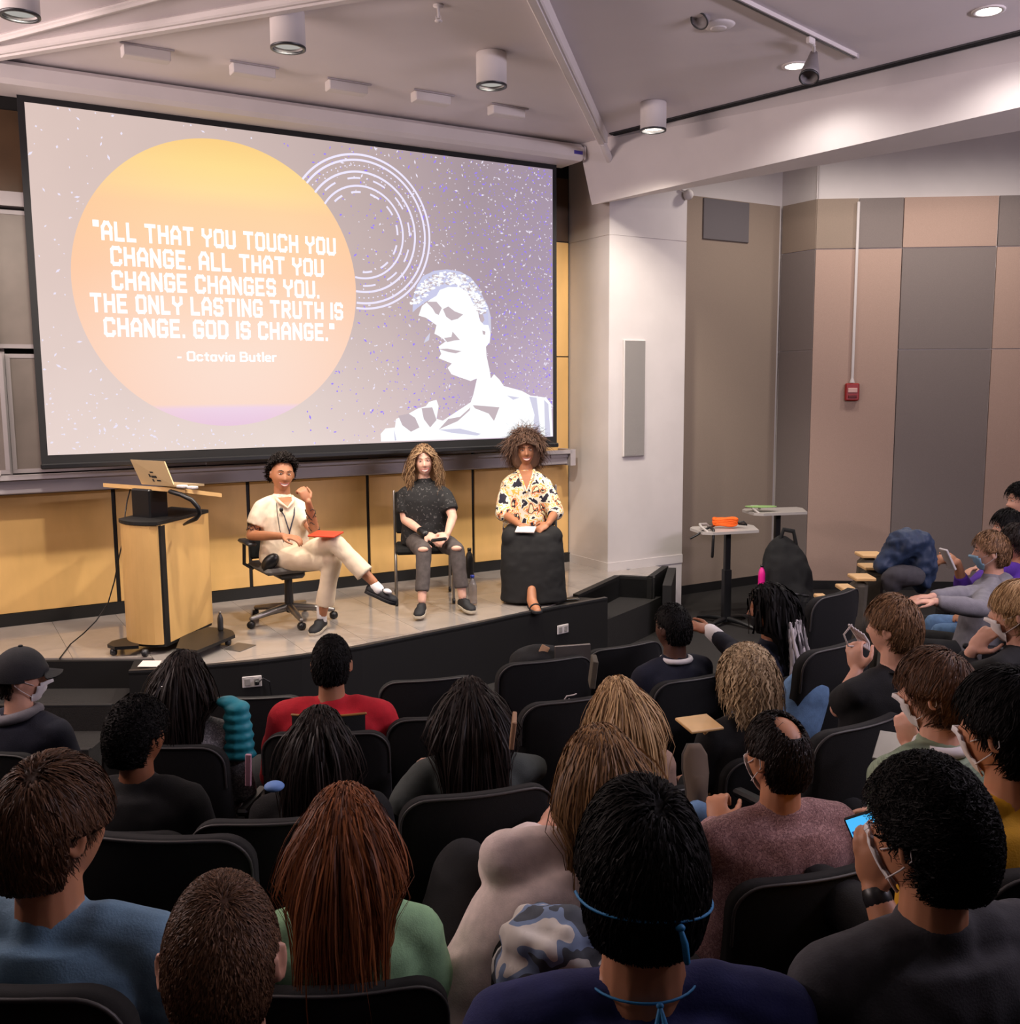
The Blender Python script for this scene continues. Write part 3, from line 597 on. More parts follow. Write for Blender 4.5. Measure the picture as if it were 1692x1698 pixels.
def add_hand(mb, w, d, up, side, curl=.5, s=1., spread=1.):
    # w wrist, d pointing direction, up = back of the hand, side = +1 thumb on d x up side
    d = nrm(d); up = nrm(np.array(up) - d * (np.array(up) @ d)); sd = np.cross(d, up) * side
    R = np.stack([sd, d, up], 1)
    mb.ell(w + d * .045 * s, (.039 * s, .052 * s, .016 * s), R, 14, 9)
    for k, (off, L) in enumerate(((.028, .070), (.0095, .078), (-.0095, .073), (-.028, .058))):
        p = w + (d * .082 + sd * off) * s; dd = nrm(d + sd * off * 4 * spread); r = .0088 * s; pts = [p - dd * .015]; q = 0
        for seg in (.42, .33, .28):
            q += curl * (.9 if seg < .42 else .6); v = nrm(dd * math.cos(q) - up * math.sin(q)); pts.append(p); p = p + v * L * seg * s
        pts.append(p); mb.tube(pts, [r * 1.1, r * 1.1, r, r * .92, r * .8], 8)
    p = w + (d * .02 + sd * .03) * s; v1 = nrm(sd * .75 + d * .65 - up * .3 * curl); p2 = p + v1 * .04 * s; v2 = nrm(d * .9 + sd * .2 - up * .5 * curl); p3 = p2 + v2 * .033 * s
    mb.tube([p, p2, p3, p3 + nrm(v2 - sd * .2) * .022 * s], [.014 * s, .0115 * s, .0095 * s, .008 * s], 8)
def remesh(o, vox, smooth=3, fac=.5, disp=None):
    m = o.modifiers.new('voxel', 'REMESH'); m.mode = 'VOXEL'; m.voxel_size = vox; m.use_smooth_shade = True
    if smooth:
        m = o.modifiers.new('smooth', 'SMOOTH'); m.iterations = smooth; m.factor = fac
    if disp:
        st, sc_ = disp; t = bpy.data.textures.get('folds%g' % sc_) or bpy.data.textures.new('folds%g' % sc_, 'CLOUDS'); t.noise_scale = sc_; t.noise_depth = 1
        m = o.modifiers.new('folds', 'DISPLACE'); m.texture = t; m.strength = st; m.mid_level = .5; m.texture_coords = 'LOCAL'
# ---- hair
def scalp_min(y): return np.interp(y, [-1, -.6, -.38, -.2, .1, .3, .55, 1], [-.64, -.58, -.42, .10, .14, .26, .48, .66])
def hair_mat(name, c1, c2, rough=.5, spec=.22): return mat('hair_' + name, c1, rough, col2=c2, island=True, spec=spec)
def make_hair(o, Rh, hc, m, style, s=1., n=1500, L=.05, w=.004, th=.012, seed=1, part_=0, back=None, fw=None, curl=0., bald=None, grav=.35, shell=True, col_tip=None, volume=None, name='hair', lineshift=0., comb=(0, 0, 0), lift=.3, long_side=False, face_clear=False, cover=False):
    r = np.random.default_rng(seed); mb = MB()
    if shell:
        dv, fc = sph(56, 40); keep = dv[:, 2] > scalp_min(dv[:, 1]) + lineshift - .03
        if bald is not None:
            bd_, br = bald; keep &= (dv @ nrm(bd_)) < math.cos(br)
        P = head_pts(dv, s); edge = np.clip((dv[:, 2] - scalp_min(dv[:, 1]) - lineshift + .03) / .22, 0, 1)
        nz = (np.sin(dv[:, 0] * 23 + seed) * np.cos(dv[:, 1] * 19 + seed * 2) + np.sin(dv[:, 2] * 27 + 1) * .7) * .12 * (1 if curl or style == 'short' else .3)
        off = (th * (.25 + .75 * edge) * (1 + nz))[:, None]
        V = (P + dv * off) @ Rh.T + hc
        F = [f for f in fc if all(keep[i] for i in f)]
        mb.add(V, F)
    if volume is not None:      # tapering mass of hair beneath the strands: list of (offset from head centre in world, rx, ry)
        loft(mb, [(hc + np.array(c), rx, ry) for c, rx, ry in volume], Rh[:, 0], nrm([Rh[0, 1], Rh[1, 1], 0]), 22)
    # roots
    d = r.normal(size=(n * 5, 3)); d /= np.linalg.norm(d, axis=1)[:, None]
    ok = d[:, 2] > scalp_min(d[:, 1]) + lineshift
    if bald is not None: ok &= ((d @ nrm(bald[0])) < math.cos(bald[1])) | (r.random(len(d)) < .035)
    d = d[ok][:n]; n = len(d)
    P = head_pts(d, s) + d * th * .5; k = {'buzz': 2, 'short': 4, 'long': 10, 'curly': 8, 'afro': 7, 'braid': 11}[style]
    P = P @ Rh.T; nrmw = d @ Rh.T; up = np.array([0, 0, 1.])
    fwh = Rh[:, 1]; upb = Rh[:, 2]; rt = Rh[:, 0]
    if style == 'long' or style == 'braid':
        kk = r.random(n) < .22; d[kk, 0] *= .35; d /= np.linalg.norm(d, axis=1)[:, None]; P = (head_pts(d, s) + d * th * .5) @ Rh.T; nrmw = d @ Rh.T; cen0 = P    # comb away from the parting
        sgn = np.sign(d[:, 0] - part_)[:, None]; flow = rt * sgn * .55 * (d[:, 2:3] > .3) - fwh * .35 * (d[:, 1:2] > -.2) - up * .5; flow = np.where((kk & (d[:, 2] > .2))[:, None], -fwh[None] * .9 + rt[None] * (d[:, 0:1] * 2), flow)
    elif style in ('short', 'buzz'):
        wh = np.array([.15, -.45, .88]); tang = d - wh; tang -= d * (tang * d).sum(1)[:, None]; tang /= np.linalg.norm(tang, axis=1)[:, None] + 1e-6
        flow = (np.array(comb) + tang) @ Rh.T + r.normal(size=(n, 3)) * (.22 if style == 'short' else .3)
    else: flow = r.normal(size=(n, 3)) * .5
    lift = lift if style in ('afro', 'braid') or lift != .3 else (.12 if lift == .3 else lift)
    dr = nrmw * lift + flow; dr /= np.linalg.norm(dr, axis=1)[:, None]
    Ls = L * (1 + .25 * r.normal(size=n)).clip(.4, 1.6)
    if style == 'long' and long_side: pass
    if face_clear: Ls = Ls * np.where(d[:, 1] > .3, .5 if style == 'afro' else .95, 1)
    pts = [P]; Hs = np.array(HA) * s + th
    ph = r.random(n) * 6.28; fq = 1 + r.random(n)
    a1 = np.cross(nrmw, up); a1 /= np.linalg.norm(a1, axis=1)[:, None] + 1e-9; a2 = np.cross(a1, up)
    cen = P.copy(); ph_ = r.random(n)
    for i in range(1, k + 1):
        seg = (Ls / k)[:, None]
        g = grav if style in ('long', 'braid') else (.12 if style == 'short' else (grav * .5 if style == 'afro' else .10))
        dr = dr * (1 - g) + (-up) * g + r.normal(size=(n, 3)) * (.05 if style == 'long' else .10)
        dr /= np.linalg.norm(dr, axis=1)[:, None]
        cen = cen + dr * seg
        q = cen @ Rh; e = q / Hs; le = np.linalg.norm(e, axis=1)
        inside = (le < 1.02) & (e[:, 2] > -.75)
        q[inside] = q[inside] / le[inside][:, None] * (1.02 + .06 * r.random(inside.sum()))[:, None]
        if style in ('short', 'buzz', 'curly'):
            e = q / (np.array(HA) * s); le = np.linalg.norm(e, axis=1); mx = 1 + th * 1.25 / .095 + .03 * ph_; far = (le > mx) & (e[:, 2] > -.75); q[far] = q[far] * (mx / le)[far][:, None]
            nape = (q[:, 2] < -(.085 if style != 'buzz' else .075) * s) | ((q[:, 2] < .012 * s) & (q[:, 1] > -.036 * s)) & (not cover); q[nape] = q[nape] * .86
        if face_clear:
            m2 = (q[:, 1] > -.01) & (q[:, 2] < (.052 if np.ndim(q) and i < 3 else .075)) & (np.abs(q[:, 0]) < .078)
            q[:, 0] = np.where(m2, np.where(q[:, 0] >= part_, 1, -1) * (.078 + .022 * r.random(n)), q[:, 0])
        cen = q @ Rh.T
        if back is not None:    # keep off shoulders and back: plane through neck, offset behind
            bz, by, slope, sxw = back   # below z=bz (rel head) hair stays behind y=by
            fl_ = nrm([fwh[0], fwh[1], 0]); yy = cen @ fl_; m_ = (cen[:, 2] < bz)
            lim = by + (cen[:, 2] - bz) * slope
            push = np.where(m_ & (yy > lim - .0), lim - yy - .012 * r.random(n), 0) if not long_side else np.zeros(n)
            cen = cen + fl_[None] * push[:, None]
            xx = cen @ rt; ov = np.where(m_ & (np.abs(xx) > sxw), (sxw - np.abs(xx)) * np.sign(xx) * .6, 0); cen = cen + rt[None] * ov[:, None]
        pp = cen
        if curl:
            t = i / k * fq * (14 if style != 'afro' else 9); A = curl * min(1, i / 2.5)
            pp = cen + a1 * (np.cos(t + ph) * A)[:, None] + a2 * (np.sin(t + ph) * A)[:, None] * .8 + nrmw * (np.sin(t + ph) * A * .5)[:, None]
        pts.append(pp)
    Q = np.stack(pts, 1) + hc[None, None]            # n, k+1, 3
    T = np.gradient(Q, axis=1); T /= np.linalg.norm(T, axis=2)[..., None] + 1e-9
    rad = Q - hc; rad /= np.linalg.norm(rad, axis=2)[..., None]
    S = np.cross(T, rad + r.normal(size=(n, 1, 3)) * .35); S /= np.linalg.norm(S, axis=2)[..., None] + 1e-9
    ww = (w * (1 - .75 * (np.arange(k + 1) / k) ** 2))[None, :, None] * (1 + .3 * r.normal(size=(n, 1, 1))).clip(.4, 1.7)
    if style == 'braid':
        bum = 1 + .3 * np.sin(np.arange(k + 1) * 3.1); ww = np.full((n, k + 1, 1), w) * bum[None, :, None]
    V = np.stack([Q - S * ww / 2, Q + S * ww / 2], 2).reshape(-1, 3)
    base = np.arange(n)[:, None] * 2 * (k + 1) + np.arange(k)[None] * 2
    F = np.stack([base, base + 1, base + 3, base + 2], 2).reshape(-1, 4)
    mb.add(V, F.tolist())
    o_ = mb.build(name, m, o, smooth=True); return o_
M_SK = {}
def skin(tone):
    c = {'light': (216, 164, 140), 'pale': (226, 176, 154), 'tan': (190, 132, 98), 'brown': (140, 88, 60), 'deep': (84, 54, 42), 'warm': (176, 118, 84), 'olive': (172, 122, 92)}[tone]
    m = mat('skin_' + tone, sr(*c), .5, var=.06, scale=14); b = m.node_tree.nodes['Principled BSDF']
    b.inputs['Subsurface Weight'].default_value = .12; b.inputs['Subsurface Radius'].default_value = (.01, .004, .002); return m
M_eye = mat('eye_white', sr(230, 222, 214), .3); M_iris = mat('eye_iris', sr(40, 26, 18), .25); M_teeth = mat('teeth', sr(238, 230, 220), .3)
M_mouth = mat('mouth_dark', sr(90, 30, 30), .6); M_brow = mat('brow_dark', sr(40, 28, 22), .8); M_browl = mat('brow_light', sr(110, 80, 60), .8)
M_shoe = mat('shoe_black', sr(24, 24, 28), .7); M_sole = mat('shoe_sole', sr(196, 184, 164), .7)
M_mask = mat('mask_white', sr(226, 222, 222), .8); M_maskb = mat('mask_blue', sr(150, 190, 216), .8); M_maskk = mat('mask_black', sr(22, 22, 24), .85); M_loop = mat('mask_loop', sr(214, 206, 204), .7)
def W2(p):      # (px,py,Y) -> world; 4-tuple or array passes through
    if isinstance(p, tuple) and len(p) == 3 and p[0] > 30: return at(*p)
    return np.array(p, float)
TORSO = [(-.14, .13, .10), (-.05, .175, .13), (.12, .172, .125), (.32, .158, .115), (.52, .165, .118), (.70, .178, .118), (.83, .172, .098), (.91, .125, .080), (.97, .078, .066), (1.03, .058, .058)]
def person(label, head, yaw, floor, tone='light', hyaw=None, hpitch=0, hroll=0, s=1., sw=1., lean=-.06, hipz=.50, arms=None, legs=None, shirt=None, pants=None, hair=None, vox=.009, face=False, mask=None, group=None, sleeve=.5, ears=True, bulk=1., hands=True, tshift=(0, 0), smile=False, brow=None, strap=None, shirt_disp=(.012, .10), collar=True, fatneck=1., hipx=0, hipy=0):
    ax = np.array([math.cos(yaw), math.sin(yaw), 0]); fw = np.array([-math.sin(yaw), math.cos(yaw), 0]); up = np.array([0, 0, 1.])
    hd = W2(head); hyaw = yaw if hyaw is None else hyaw; Rh = hrot(hyaw, hpitch, hroll)
    org = np.array([hd[0], hd[1], floor]) + fw * (-lean)
    hip = np.array([org[0], org[1], floor + hipz]) + ax * hipx + fw * hipy; 
    nb = hd - up * .160 * s - fw * .022 * s + ax * tshift[0] + fw * tshift[1]
    spine = nb - hip
    sec = [(hip + spine * t, rx * sw * bulk, ry * bulk) for t, rx, ry in TORSO]
    shc = hip + spine * .865
    ja = {}
    arms = arms or {}
    for sd, nm in ((-1, 'L'), (1, 'R')):
        a = arms.get(nm, {}); sh = shc + ax * sd * .178 * sw * s; sh = W2(a['sh']) if 'sh' in a else sh
        el = W2(a['el']) if 'el' in a else sh - up * .27 + ax * sd * .05 + fw * .06
        wr = W2(a['wr']) if 'wr' in a else el + fw * .20 - ax * sd * .10 + up * .01 - up * .03
        ja[nm] = (sh, el, wr, a)
    mb = MB()
    loft(mb, [(c - org, rx * .93, ry * .93) for c, rx, ry in sec], ax, fw)
    mb.tube([nb - org - up * .05, (nb + hd) / 2 - org - fw * .008, hd - org - fw * .012 * s], [.064 * s * fatneck, .056 * s * fatneck, .055 * s * fatneck], 14)
    dv, fc = sph(64, 56 if face else 40); mb.add(head_pts(dv, s) @ Rh.T + hd - org, fc)
    if ears:
        for sd in (-1, 1):
            c = hd - org + Rh @ (np.array([sd * .077, -.008, -.008]) * s); Re = Rh @ rotz(-sd * .35)
            for t in np.linspace(.0, 5.4, 12):    # rim
                pass
            rim = [c + Re @ (np.array([sd * .006, -.004 + .0135 * math.sin(t), .006 + .024 * math.cos(t) - (.006 if t > 3 else 0)]) * s) for t in np.linspace(-1.2, -5.6, 14)]
            mb.tube(rim, .0062 * s, 8); mb.ell(c, (.0065 * s, .013 * s, .024 * s), Re, 12, 8)
    for nm, sd in (('L', -1), ('R', 1)):
        sh, el, wr, a = ja[nm]; q = a.get('thick', 1.)
        mb.tube([nb - org - up * .02, (nb + sh) / 2 - org + up * .004, sh - org + up * .004], [.05, .047, .044], 10)
        mb.tube([sh - org, (sh + el) / 2 - org, el - org], [.052 * q, .047 * q, .038 * q], 12); mb.tube([el - org, el * .6 + wr * .4 - org, wr - org], [.038 * q, .037 * q, .025 * q], 12)
        if hands: add_hand(mb, wr - org, a.get('hd', wr - el), a.get('hup', up + ax * sd * .3), a.get('thumb', -sd), a.get('curl', .5), s * a.get('hs', 1.), a.get('spread', 1.))
    # legs
    lg = legs or {}
    L_ = {}
    for nm, sd in (('L', -1), ('R', 1)):
        a = lg.get(nm, {}); hj = hip + ax * sd * .09
        kn = W2(a['kn']) if 'kn' in a else hj + fw * .42 + ax * sd * .05 + up * .03
        an = W2(a['an']) if 'an' in a else np.array([kn[0], kn[1], floor + .10]) + fw * .04
        L_[nm] = (hj, kn, an, a)
        mb.tube([hj - org, (hj + kn) / 2 - org, kn - org], [.075, .066, .050], 12); mb.tube([kn - org, kn * .65 + an * .35 - org, an - org], [.050, .048, .033], 12)
    body = mb.build('person', skin(tone), None, loc=tuple(org)); remesh(body, vox, 2, .5)
    tag(body, label, 'person', group)
    # shirt
    if shirt:
        o_ = .019; mb = MB()
        t0 = shirt.get('hem', -.10); top = shirt.get('top', .955)
        ss = [(t0, 1.02)] + [(t, 1) for t, _, _ in TORSO if t0 + .04 < t < top] + [(top, 1)]
        rx_ = lambda t: np.interp(t, [q[0] for q in TORSO], [q[1] for q in TORSO]); ry_ = lambda t: np.interp(t, [q[0] for q in TORSO], [q[2] for q in TORSO])
        puff = shirt.get('puff', 0)
        loft(mb, [(hip + spine * t - org, rx_(t) * sw * bulk + o_ + puff, ry_(t) * bulk + o_ + puff) for t, _ in ss], ax, fw, 26)
        if collar and shirt.get('collar', 1):
            c0 = hip + spine * (top - .01) - org; mb.tube([c0, c0 + up * .012], .074 * shirt.get('cw', 1.), 18)
        sl_ = shirt.get('sleeve', sleeve); wd = shirt.get('wide', 1.)
        for nm in 'LR':
            sh, el, wr, a = ja[nm]; sh2 = sh - org; el2 = el - org; wr2 = wr - org; q = a.get('thick', 1.)
            sk = a.get('sleeve', sl_); n2 = nb - org
            mb.tube([n2 - up * .035, (n2 + sh2) / 2, sh2 + up * .002], [.058, .057 + puff * .5, .056 * min(wd, 1.05) + puff], 12)
            if sk <= 1: e = sh2 + (el2 - sh2) * sk; mb.tube([sh2, (sh2 + e) / 2, e], [.059 * q + puff, .058 * wd * q + puff, (.059 - .003 * sk) * wd * q + puff], 14, cap='start')
            else:
                e = el2 + (wr2 - el2) * (sk - 1); mb.tube([sh2, (sh2 + el2) / 2, el2], [.059 * q + puff, .057 * q * wd + puff, .050 * q * wd + puff], 14)
                mb.tube([el2, (el2 + e) / 2, e], [.053 * q * wd + puff, .049 * q * wd + puff, .038 * wd * q + puff * .6], 14, cap='start')
        so = mb.build(shirt.get('name', 'shirt'), shirt['mat'], body); remesh(so, shirt.get('vox', max(vox, .010)), 4, .5, shirt_disp)
        if 'label' in shirt: so['label'] = shirt['label']
    if pants:
        mb = MB(); pw = pants.get('wide', 1.)
        mb.ell(hip - org + up * .02, (.175 * sw, .145, .12), rotz(yaw), 18, 12)
        for nm in 'LR':
            hj, kn, an, a = L_[nm]; cut = pants.get('cut', .93); e = kn + (an - kn) * cut
            mb.tube([hj - org, (hj + kn) / 2 - org, kn - org], [.092 * pw, .082 * pw, .066 * pw], 14)
            mb.tube([kn - org, (kn + e) / 2 - org, e - org], [.065 * pw, .060 * pw, pants.get('hem', .055) * pw], 14, cap='start')
        po = mb.build(pants.get('name', 'trousers'), pants['mat'], body); remesh(po, pants.get('vox', .016), 3, .5, pants.get('disp', (.012, .09)))
        if 'label' in pants: po['label'] = pants['label']
    if hair:
        h = dict(hair); m = h.pop('mat'); make_hair(body, Rh, hd - org, m, s=s, **h)
    hl = lambda p: Rh @ (np.array(p) * s) + hd - org
    if face:
        for sd in (-1, 1):
            e = MB(); e.ell(hl((sd * .030, .0765, .016)), (.0135 * s, .0115 * s, .0048 * s), Rh, 14, 10); eo = e.build('eye', M_eye, body, True)
            e = MB(); e.ell(hl((sd * .030 , .0865, .0165)), (.0050 * s, .003 * s, .0044 * s), Rh, 12, 8); e.build('iris', M_iris, eo, True)
            e = MB(); e.tube([hl((sd * x, y, z)) for x, y, z in ((.017, .0905, .020), (.030, .0885, .0235), (.043, .080, .019))], .0018 * s, 6); e.build('eyelid', skin(tone), body, True)
            e = MB(); e.tube([hl((sd * x, y, z)) for x, y, z in ((.014, .0985, .035), (.030, .0965, .0415), (.048, .083, .036))], [.0026 * s, .003 * s, .0016 * s], 7); e.build('eyebrow', brow or M_brow, body, True)
        if mask is None:
            zc = -.056; wdt = .033 if smile else .023
            e = MB()
            yl = lambda x: .0995 - 9.0 * x * x
            zu = lambda x: zc + (.004 if smile else .002) + (.006 if smile else .003) * (x / wdt) ** 2
            zl = lambda x: zc + .004 - (.018 if smile else .009) * math.sqrt(max(0, 1 - (x / wdt) ** 2)) + (.006 if smile else .001) * (x / wdt) ** 2
            for fz, rr in ((zu, .0024), (zl, .0030)): e.tube([hl((x, yl(x) + .001, fz(x))) for x in np.linspace(-wdt, wdt, 13)], rr * s, 8)
            e.build('lips', mat('lips_rose', sr(160, 84, 76), .45), body, True)
            e = MB(); xs = np.linspace(-wdt * .95, wdt * .95, 11); v = []; 
            zt = zu, zl
            for x in xs: v += [hl((x, yl(x) - .0008, zt[0](x))), hl((x, yl(x) - .0008, zt[1](x)))]
            e.add(v, [[2 * i, 2 * i + 1, 2 * i + 3, 2 * i + 2] for i in range(10)]); e.build('teeth', M_teeth, body)
    if mask is not None:
        mm, drop = mask; dv, fc = sph(40, 30); P_ = head_pts(dv, s); sel = (dv[:, 1] > .12) & (P_[:, 2] < -.004 * s) & (P_[:, 2] > -.104 * s) & (np.abs(dv[:, 0]) < .80)
        e = MB(); V = P_ + dv * .007 * s + np.array([0, .006, 0]) * s + np.array([0, 0, drop]); V[:, 1] = np.where(sel, np.maximum(V[:, 1], .045 * s), V[:, 1])
        e.add(V @ Rh.T + hd - org, [f for f in fc if all(sel[i] for i in f)])
        mo = e.build('face_mask', mm, body, True); md = mo.modifiers.new('thick', 'SOLIDIFY'); md.thickness = .002
        for sd in (-1, 1):
            e = MB(); e.tube([hl((sd * .066, .052, -.020)), hl((sd * .078, .022, -.004)), hl((sd * .084, -.004, .018)), hl((sd * .086, -.020, .010)), hl((sd * .085, -.022, -.012)), hl((sd * .079, .004, -.038)), hl((sd * .062, .044, -.072))], .0017 * s, 6)
            e.build('ear_loop', M_loop if mm is not M_maskk else M_maskk, body, True)
    body['_'] = 0; del body['_']
    return body, dict(org=org, hip=hip, nb=nb, ax=ax, fw=fw, hl=hl, arms=ja, legs=L_, Rh=Rh, hd=hd, spine=spine)
def shoe(body, org, ankle, toe_dir, m=M_shoe, sole=M_sole, L=.26, name='shoe', pitch=0, flat=False):
    d = nrm(toe_dir); up = np.array([0, 0, 1.]); sd = nrm(np.cross(d, up)); up2 = np.cross(sd, d); R = np.stack([sd, d, up2], 1)
    a = ankle - org; mb = MB(); c = a - up2 * .062 + d * .055
    o_out = [(sx * w, y) for sx, seq in ((1, ((.028, -.09), (.036, -.05), (.036, 0), (.045, .07), (.042, .12), (.022, .155))), (-1, ((.022, .155), (.040, .12), (.043, .07), (.034, 0), (.035, -.05), (.028, -.09)))) for w, y in seq]
    def ring(k, z, ys=1.): return [c + R @ np.array([x * k, y * ys * L / .26, z]) for x, y in o_out]
    def stack(rs):
        n = len(o_out); v = [p for r in rs for p in r]; f = [[i * n + j, i * n + (j + 1) % n, (i + 1) * n + (j + 1) % n, (i + 1) * n + j] for i in range(len(rs) - 1) for j in range(n)]
        mb.add(v, f + [list(range(n))[::-1], [(len(rs) - 1) * n + j for j in range(n)]])
    stack([ring(1.0, -.028), ring(1.05, -.022), ring(1.05, -.008), ring(1.0, -.004)])
    so = mb.build(name + '_sole', sole, body, True); 
    if flat: return so
    mb = MB(); top = ring(.72, .03, .6); top = [p - d * .035 for p in top]
    mid = ring(.93, .022, .93); mid = [p - d * .006 for p in mid]
    stack([ring(.99, -.006), ring(1.0, .006), mid, top, [p - up2 * -.018 - d * .012 for p in ring(.58, .034, .42)]])
    o = mb.build(name, m, body, True); return o
# chair for the hall
def chair_proto():
    root = empty('auditorium_chair', (0, 0, 0))
    H, R0, Wd = .50, .09, .255; n, k = 14, 16; v = []; 
    zz = np.concatenate([np.linspace(0, H - R0, 6), H - R0 + R0 * np.sin(np.linspace(.25, PI / 2, 8))])
    def hw(z): return Wd if z <= H - R0 else Wd - R0 + math.sqrt(max(0, R0 ** 2 - (z - (H - R0)) ** 2))
    F = lambda x, z: .045 * (x / Wd) ** 2 - z * .20 - .03 * math.sin(z / H * PI)
    V = []
    for side in (0, 1):
        for z in zz:
            for j in range(n + 1):
                x = (2 * j / n - 1) * hw(z); V.append((x, F(x, z) - (.05 if side else 0), .44 + z))
    m = len(zz); fs = []
    for i in range(m - 1):
        for j in range(n):
            a = i * (n + 1) + j; fs.append([a, a + 1, a + n + 2, a + n + 1]); b = a + m * (n + 1); fs.append([b, b + n + 1, b + n + 2, b + 1])
        for j in (0, n):
            a = i * (n + 1) + j; b = a + m * (n + 1); fs.append([a, a + n + 1, b + n + 1, b] if j == 0 else [a, b, b + n + 1, a + n + 1])
    for j in range(n):
        a = (m - 1) * (n + 1) + j; b = a + m * (n + 1); fs.append([a, a + 1, b + 1, b]); a = j; b = a + m * (n + 1); fs.append([a, b, b + 1, a + 1])
    mb = MB(); mb.add(V, fs); mb.build('backrest', M_chairf, root, True)
    mb = MB(); path = [(-hw(z), F(-hw(z), z) - .05, .44 + z) for z in zz[4:]] + [((2 * j / 10 - 1) * hw(H) , F((2 * j / 10 - 1) * hw(H), H) - .05, .44 + H + .002) for j in range(1, 10)] + [(hw(z), F(hw(z), z) - .05, .44 + z) for z in zz[4:][::-1]]
    mb.tube(path, .0045, 8); mb.build('edge_piping', M_piping, root, True)
    mb = MB(); mb.box((0, .22, .43), (.47, .44, .09), bev=.03); mb.build('seat', M_chairf, root)
    for sd in (-1, 1):
        mb = MB(); mb.box((sd * .275, .12, .62), (.05, .26, .03), bev=.01); mb.box((sd * .275, .10, .32), (.03, .08, .60)); mb.build('armrest', M_blackp, root)
    mb = MB(); mb.tube([(0, .12, .40), (0, .12, .02)], .035, 10); mb.box((0, .12, .012), (.3, .24, .024), bev=.008); mb.build('pedestal', M_steel, root)
    return root
CH0 = chair_proto(); CH_USED = [False]
def chair(label, pos, yaw, group='black auditorium chairs'):
    o = CH0 if not CH_USED[0] else copy_tree(CH0); CH_USED[0] = True
    o.location = pos; o.rotation_euler = (0, 0, yaw); tag(o, label, 'chair', group); return o
def chair_at(label, px, py, Y, yaw):     # px,py = middle of the backrest's top edge
    p = at(px, py, Y); f = np.array([-math.sin(yaw), math.cos(yaw), 0]); q = p + f * .15; return chair(label, (q[0], q[1], q[2] - .94), yaw)
# ============================================================ STAGE FURNITURE
def z0(px, py, z=0.): return onz(px, py, z)
# ---- lectern
C_, R_, Lp = z0(273, 1086), z0(353, 1047), z0(211, 1074)
lo = (C_ + R_ + Lp) / 3; lec = empty('lectern', (lo[0], lo[1], 0), 0, 'maple and black rolling lectern with a curved front on the left of the stage', 'lectern')
rl = lambda p, z=None: np.array([p[0] - lo[0], p[1] - lo[1], p[2] if z is None else z])
HB = at(262, 868, C_[1])[2]
ts = np.linspace(0, 1, 9); fdir = nrm((C_ - Lp)); fn = np.array([fdir[1], -fdir[0], 0]); 
curve = [Lp + (C_ - Lp) * t + fn * .07 * math.sin(PI * t) ** .8 for t in ts]
Bk = Lp + (R_ - C_)
mb = MB(); inner = [p - fn * .02 for p in curve] + [R_ + nrm(C_ - R_) * .01, Bk]; mb.prism([rl(p, .05) for p in inner], (0, 0, HB - .07)); mb.build('carcass', M_black, lec)
mb = MB(); mb.prism([rl(p, .07) for p in curve[:-1] + [curve[-1] - fdir * .012]] + [rl(p - fn * .025, .07) for p in (curve[:-1] + [curve[-1] - fdir * .012])[::-1]], (0, 0, HB - .085)); mb.build('front_panel', M_wood, lec)
sd_ = nrm(R_ - C_); sn = np.array([sd_[1], -sd_[0], 0])
mb = MB(); mb.prism([rl(C_ + sd_ * .03 + sn * .006, .07), rl(R_ + sn * .006, .07), rl(R_ - sn * .02, .07), rl(C_ + sd_ * .03 - sn * .02, .07)], (0, 0, HB - .085)); mb.build('side_panel', M_wood, lec)
mb = MB(); mb.prism([rl(p + (p - lo) * .03, HB - .012) for p in curve + [R_, Bk]], (0, 0, .022)); mb.build('body_top', M_black, lec)
T1 = at(171, 801, 7.02); td = nrm(C_ - Lp); T2 = T1 + td * .84; tz = T1[2]; bk = nrm(np.array([*(R_ - C_)[:2], 0])) * .5 - np.array([0, 0, .085]); q = [rl(T1), rl(T2), rl(T2 + bk), rl(T1 + bk)]
mb = MB(); mb.prism([p - np.array([0, 0, .028]) for p in q], (0, 0, .028)); tp = mb.build('desktop', M_woodlt, lec)
cb = at(250, 860, 6.85)
mb = MB(); mb.box((cb[0] - lo[0], cb[1] - lo[1], (HB + tz) / 2 - .02), (.19, .16, tz - HB + .0), rotz(math.atan2(td[1], td[0])), bev=.01); mb.build('column', M_blackp, lec)
for pts in ([(292, 1080), (327, 1084), (390, 1058), (386, 1051), (372, 1047), (345, 1045), (300, 1060)], [(178, 1074), (186, 1068), (212, 1062), (230, 1064), (230, 1076), (190, 1078)]):
    mb = MB(); mb.prism([rl(z0(px, py - 5, .07), .05) for px, py in pts], (0, 0, .022)); fo = mb.build('base_foot', M_blackp, lec)
    for k in ((4, 2) if len(pts) == 7 and pts[0][0] > 200 else (0, 4)):
        p = z0(pts[k][0] - (12 if pts[0][0] > 200 else -10), pts[k][1] - 4, .07); mb = MB(); mb.lathe([(.001, -.018), (.024, -.016), (.026, 0), (.024, .016), (.001, .018)], rl(p, .026), 12, roty(PI / 2)); mb.build('caster', M_steel, fo, True)
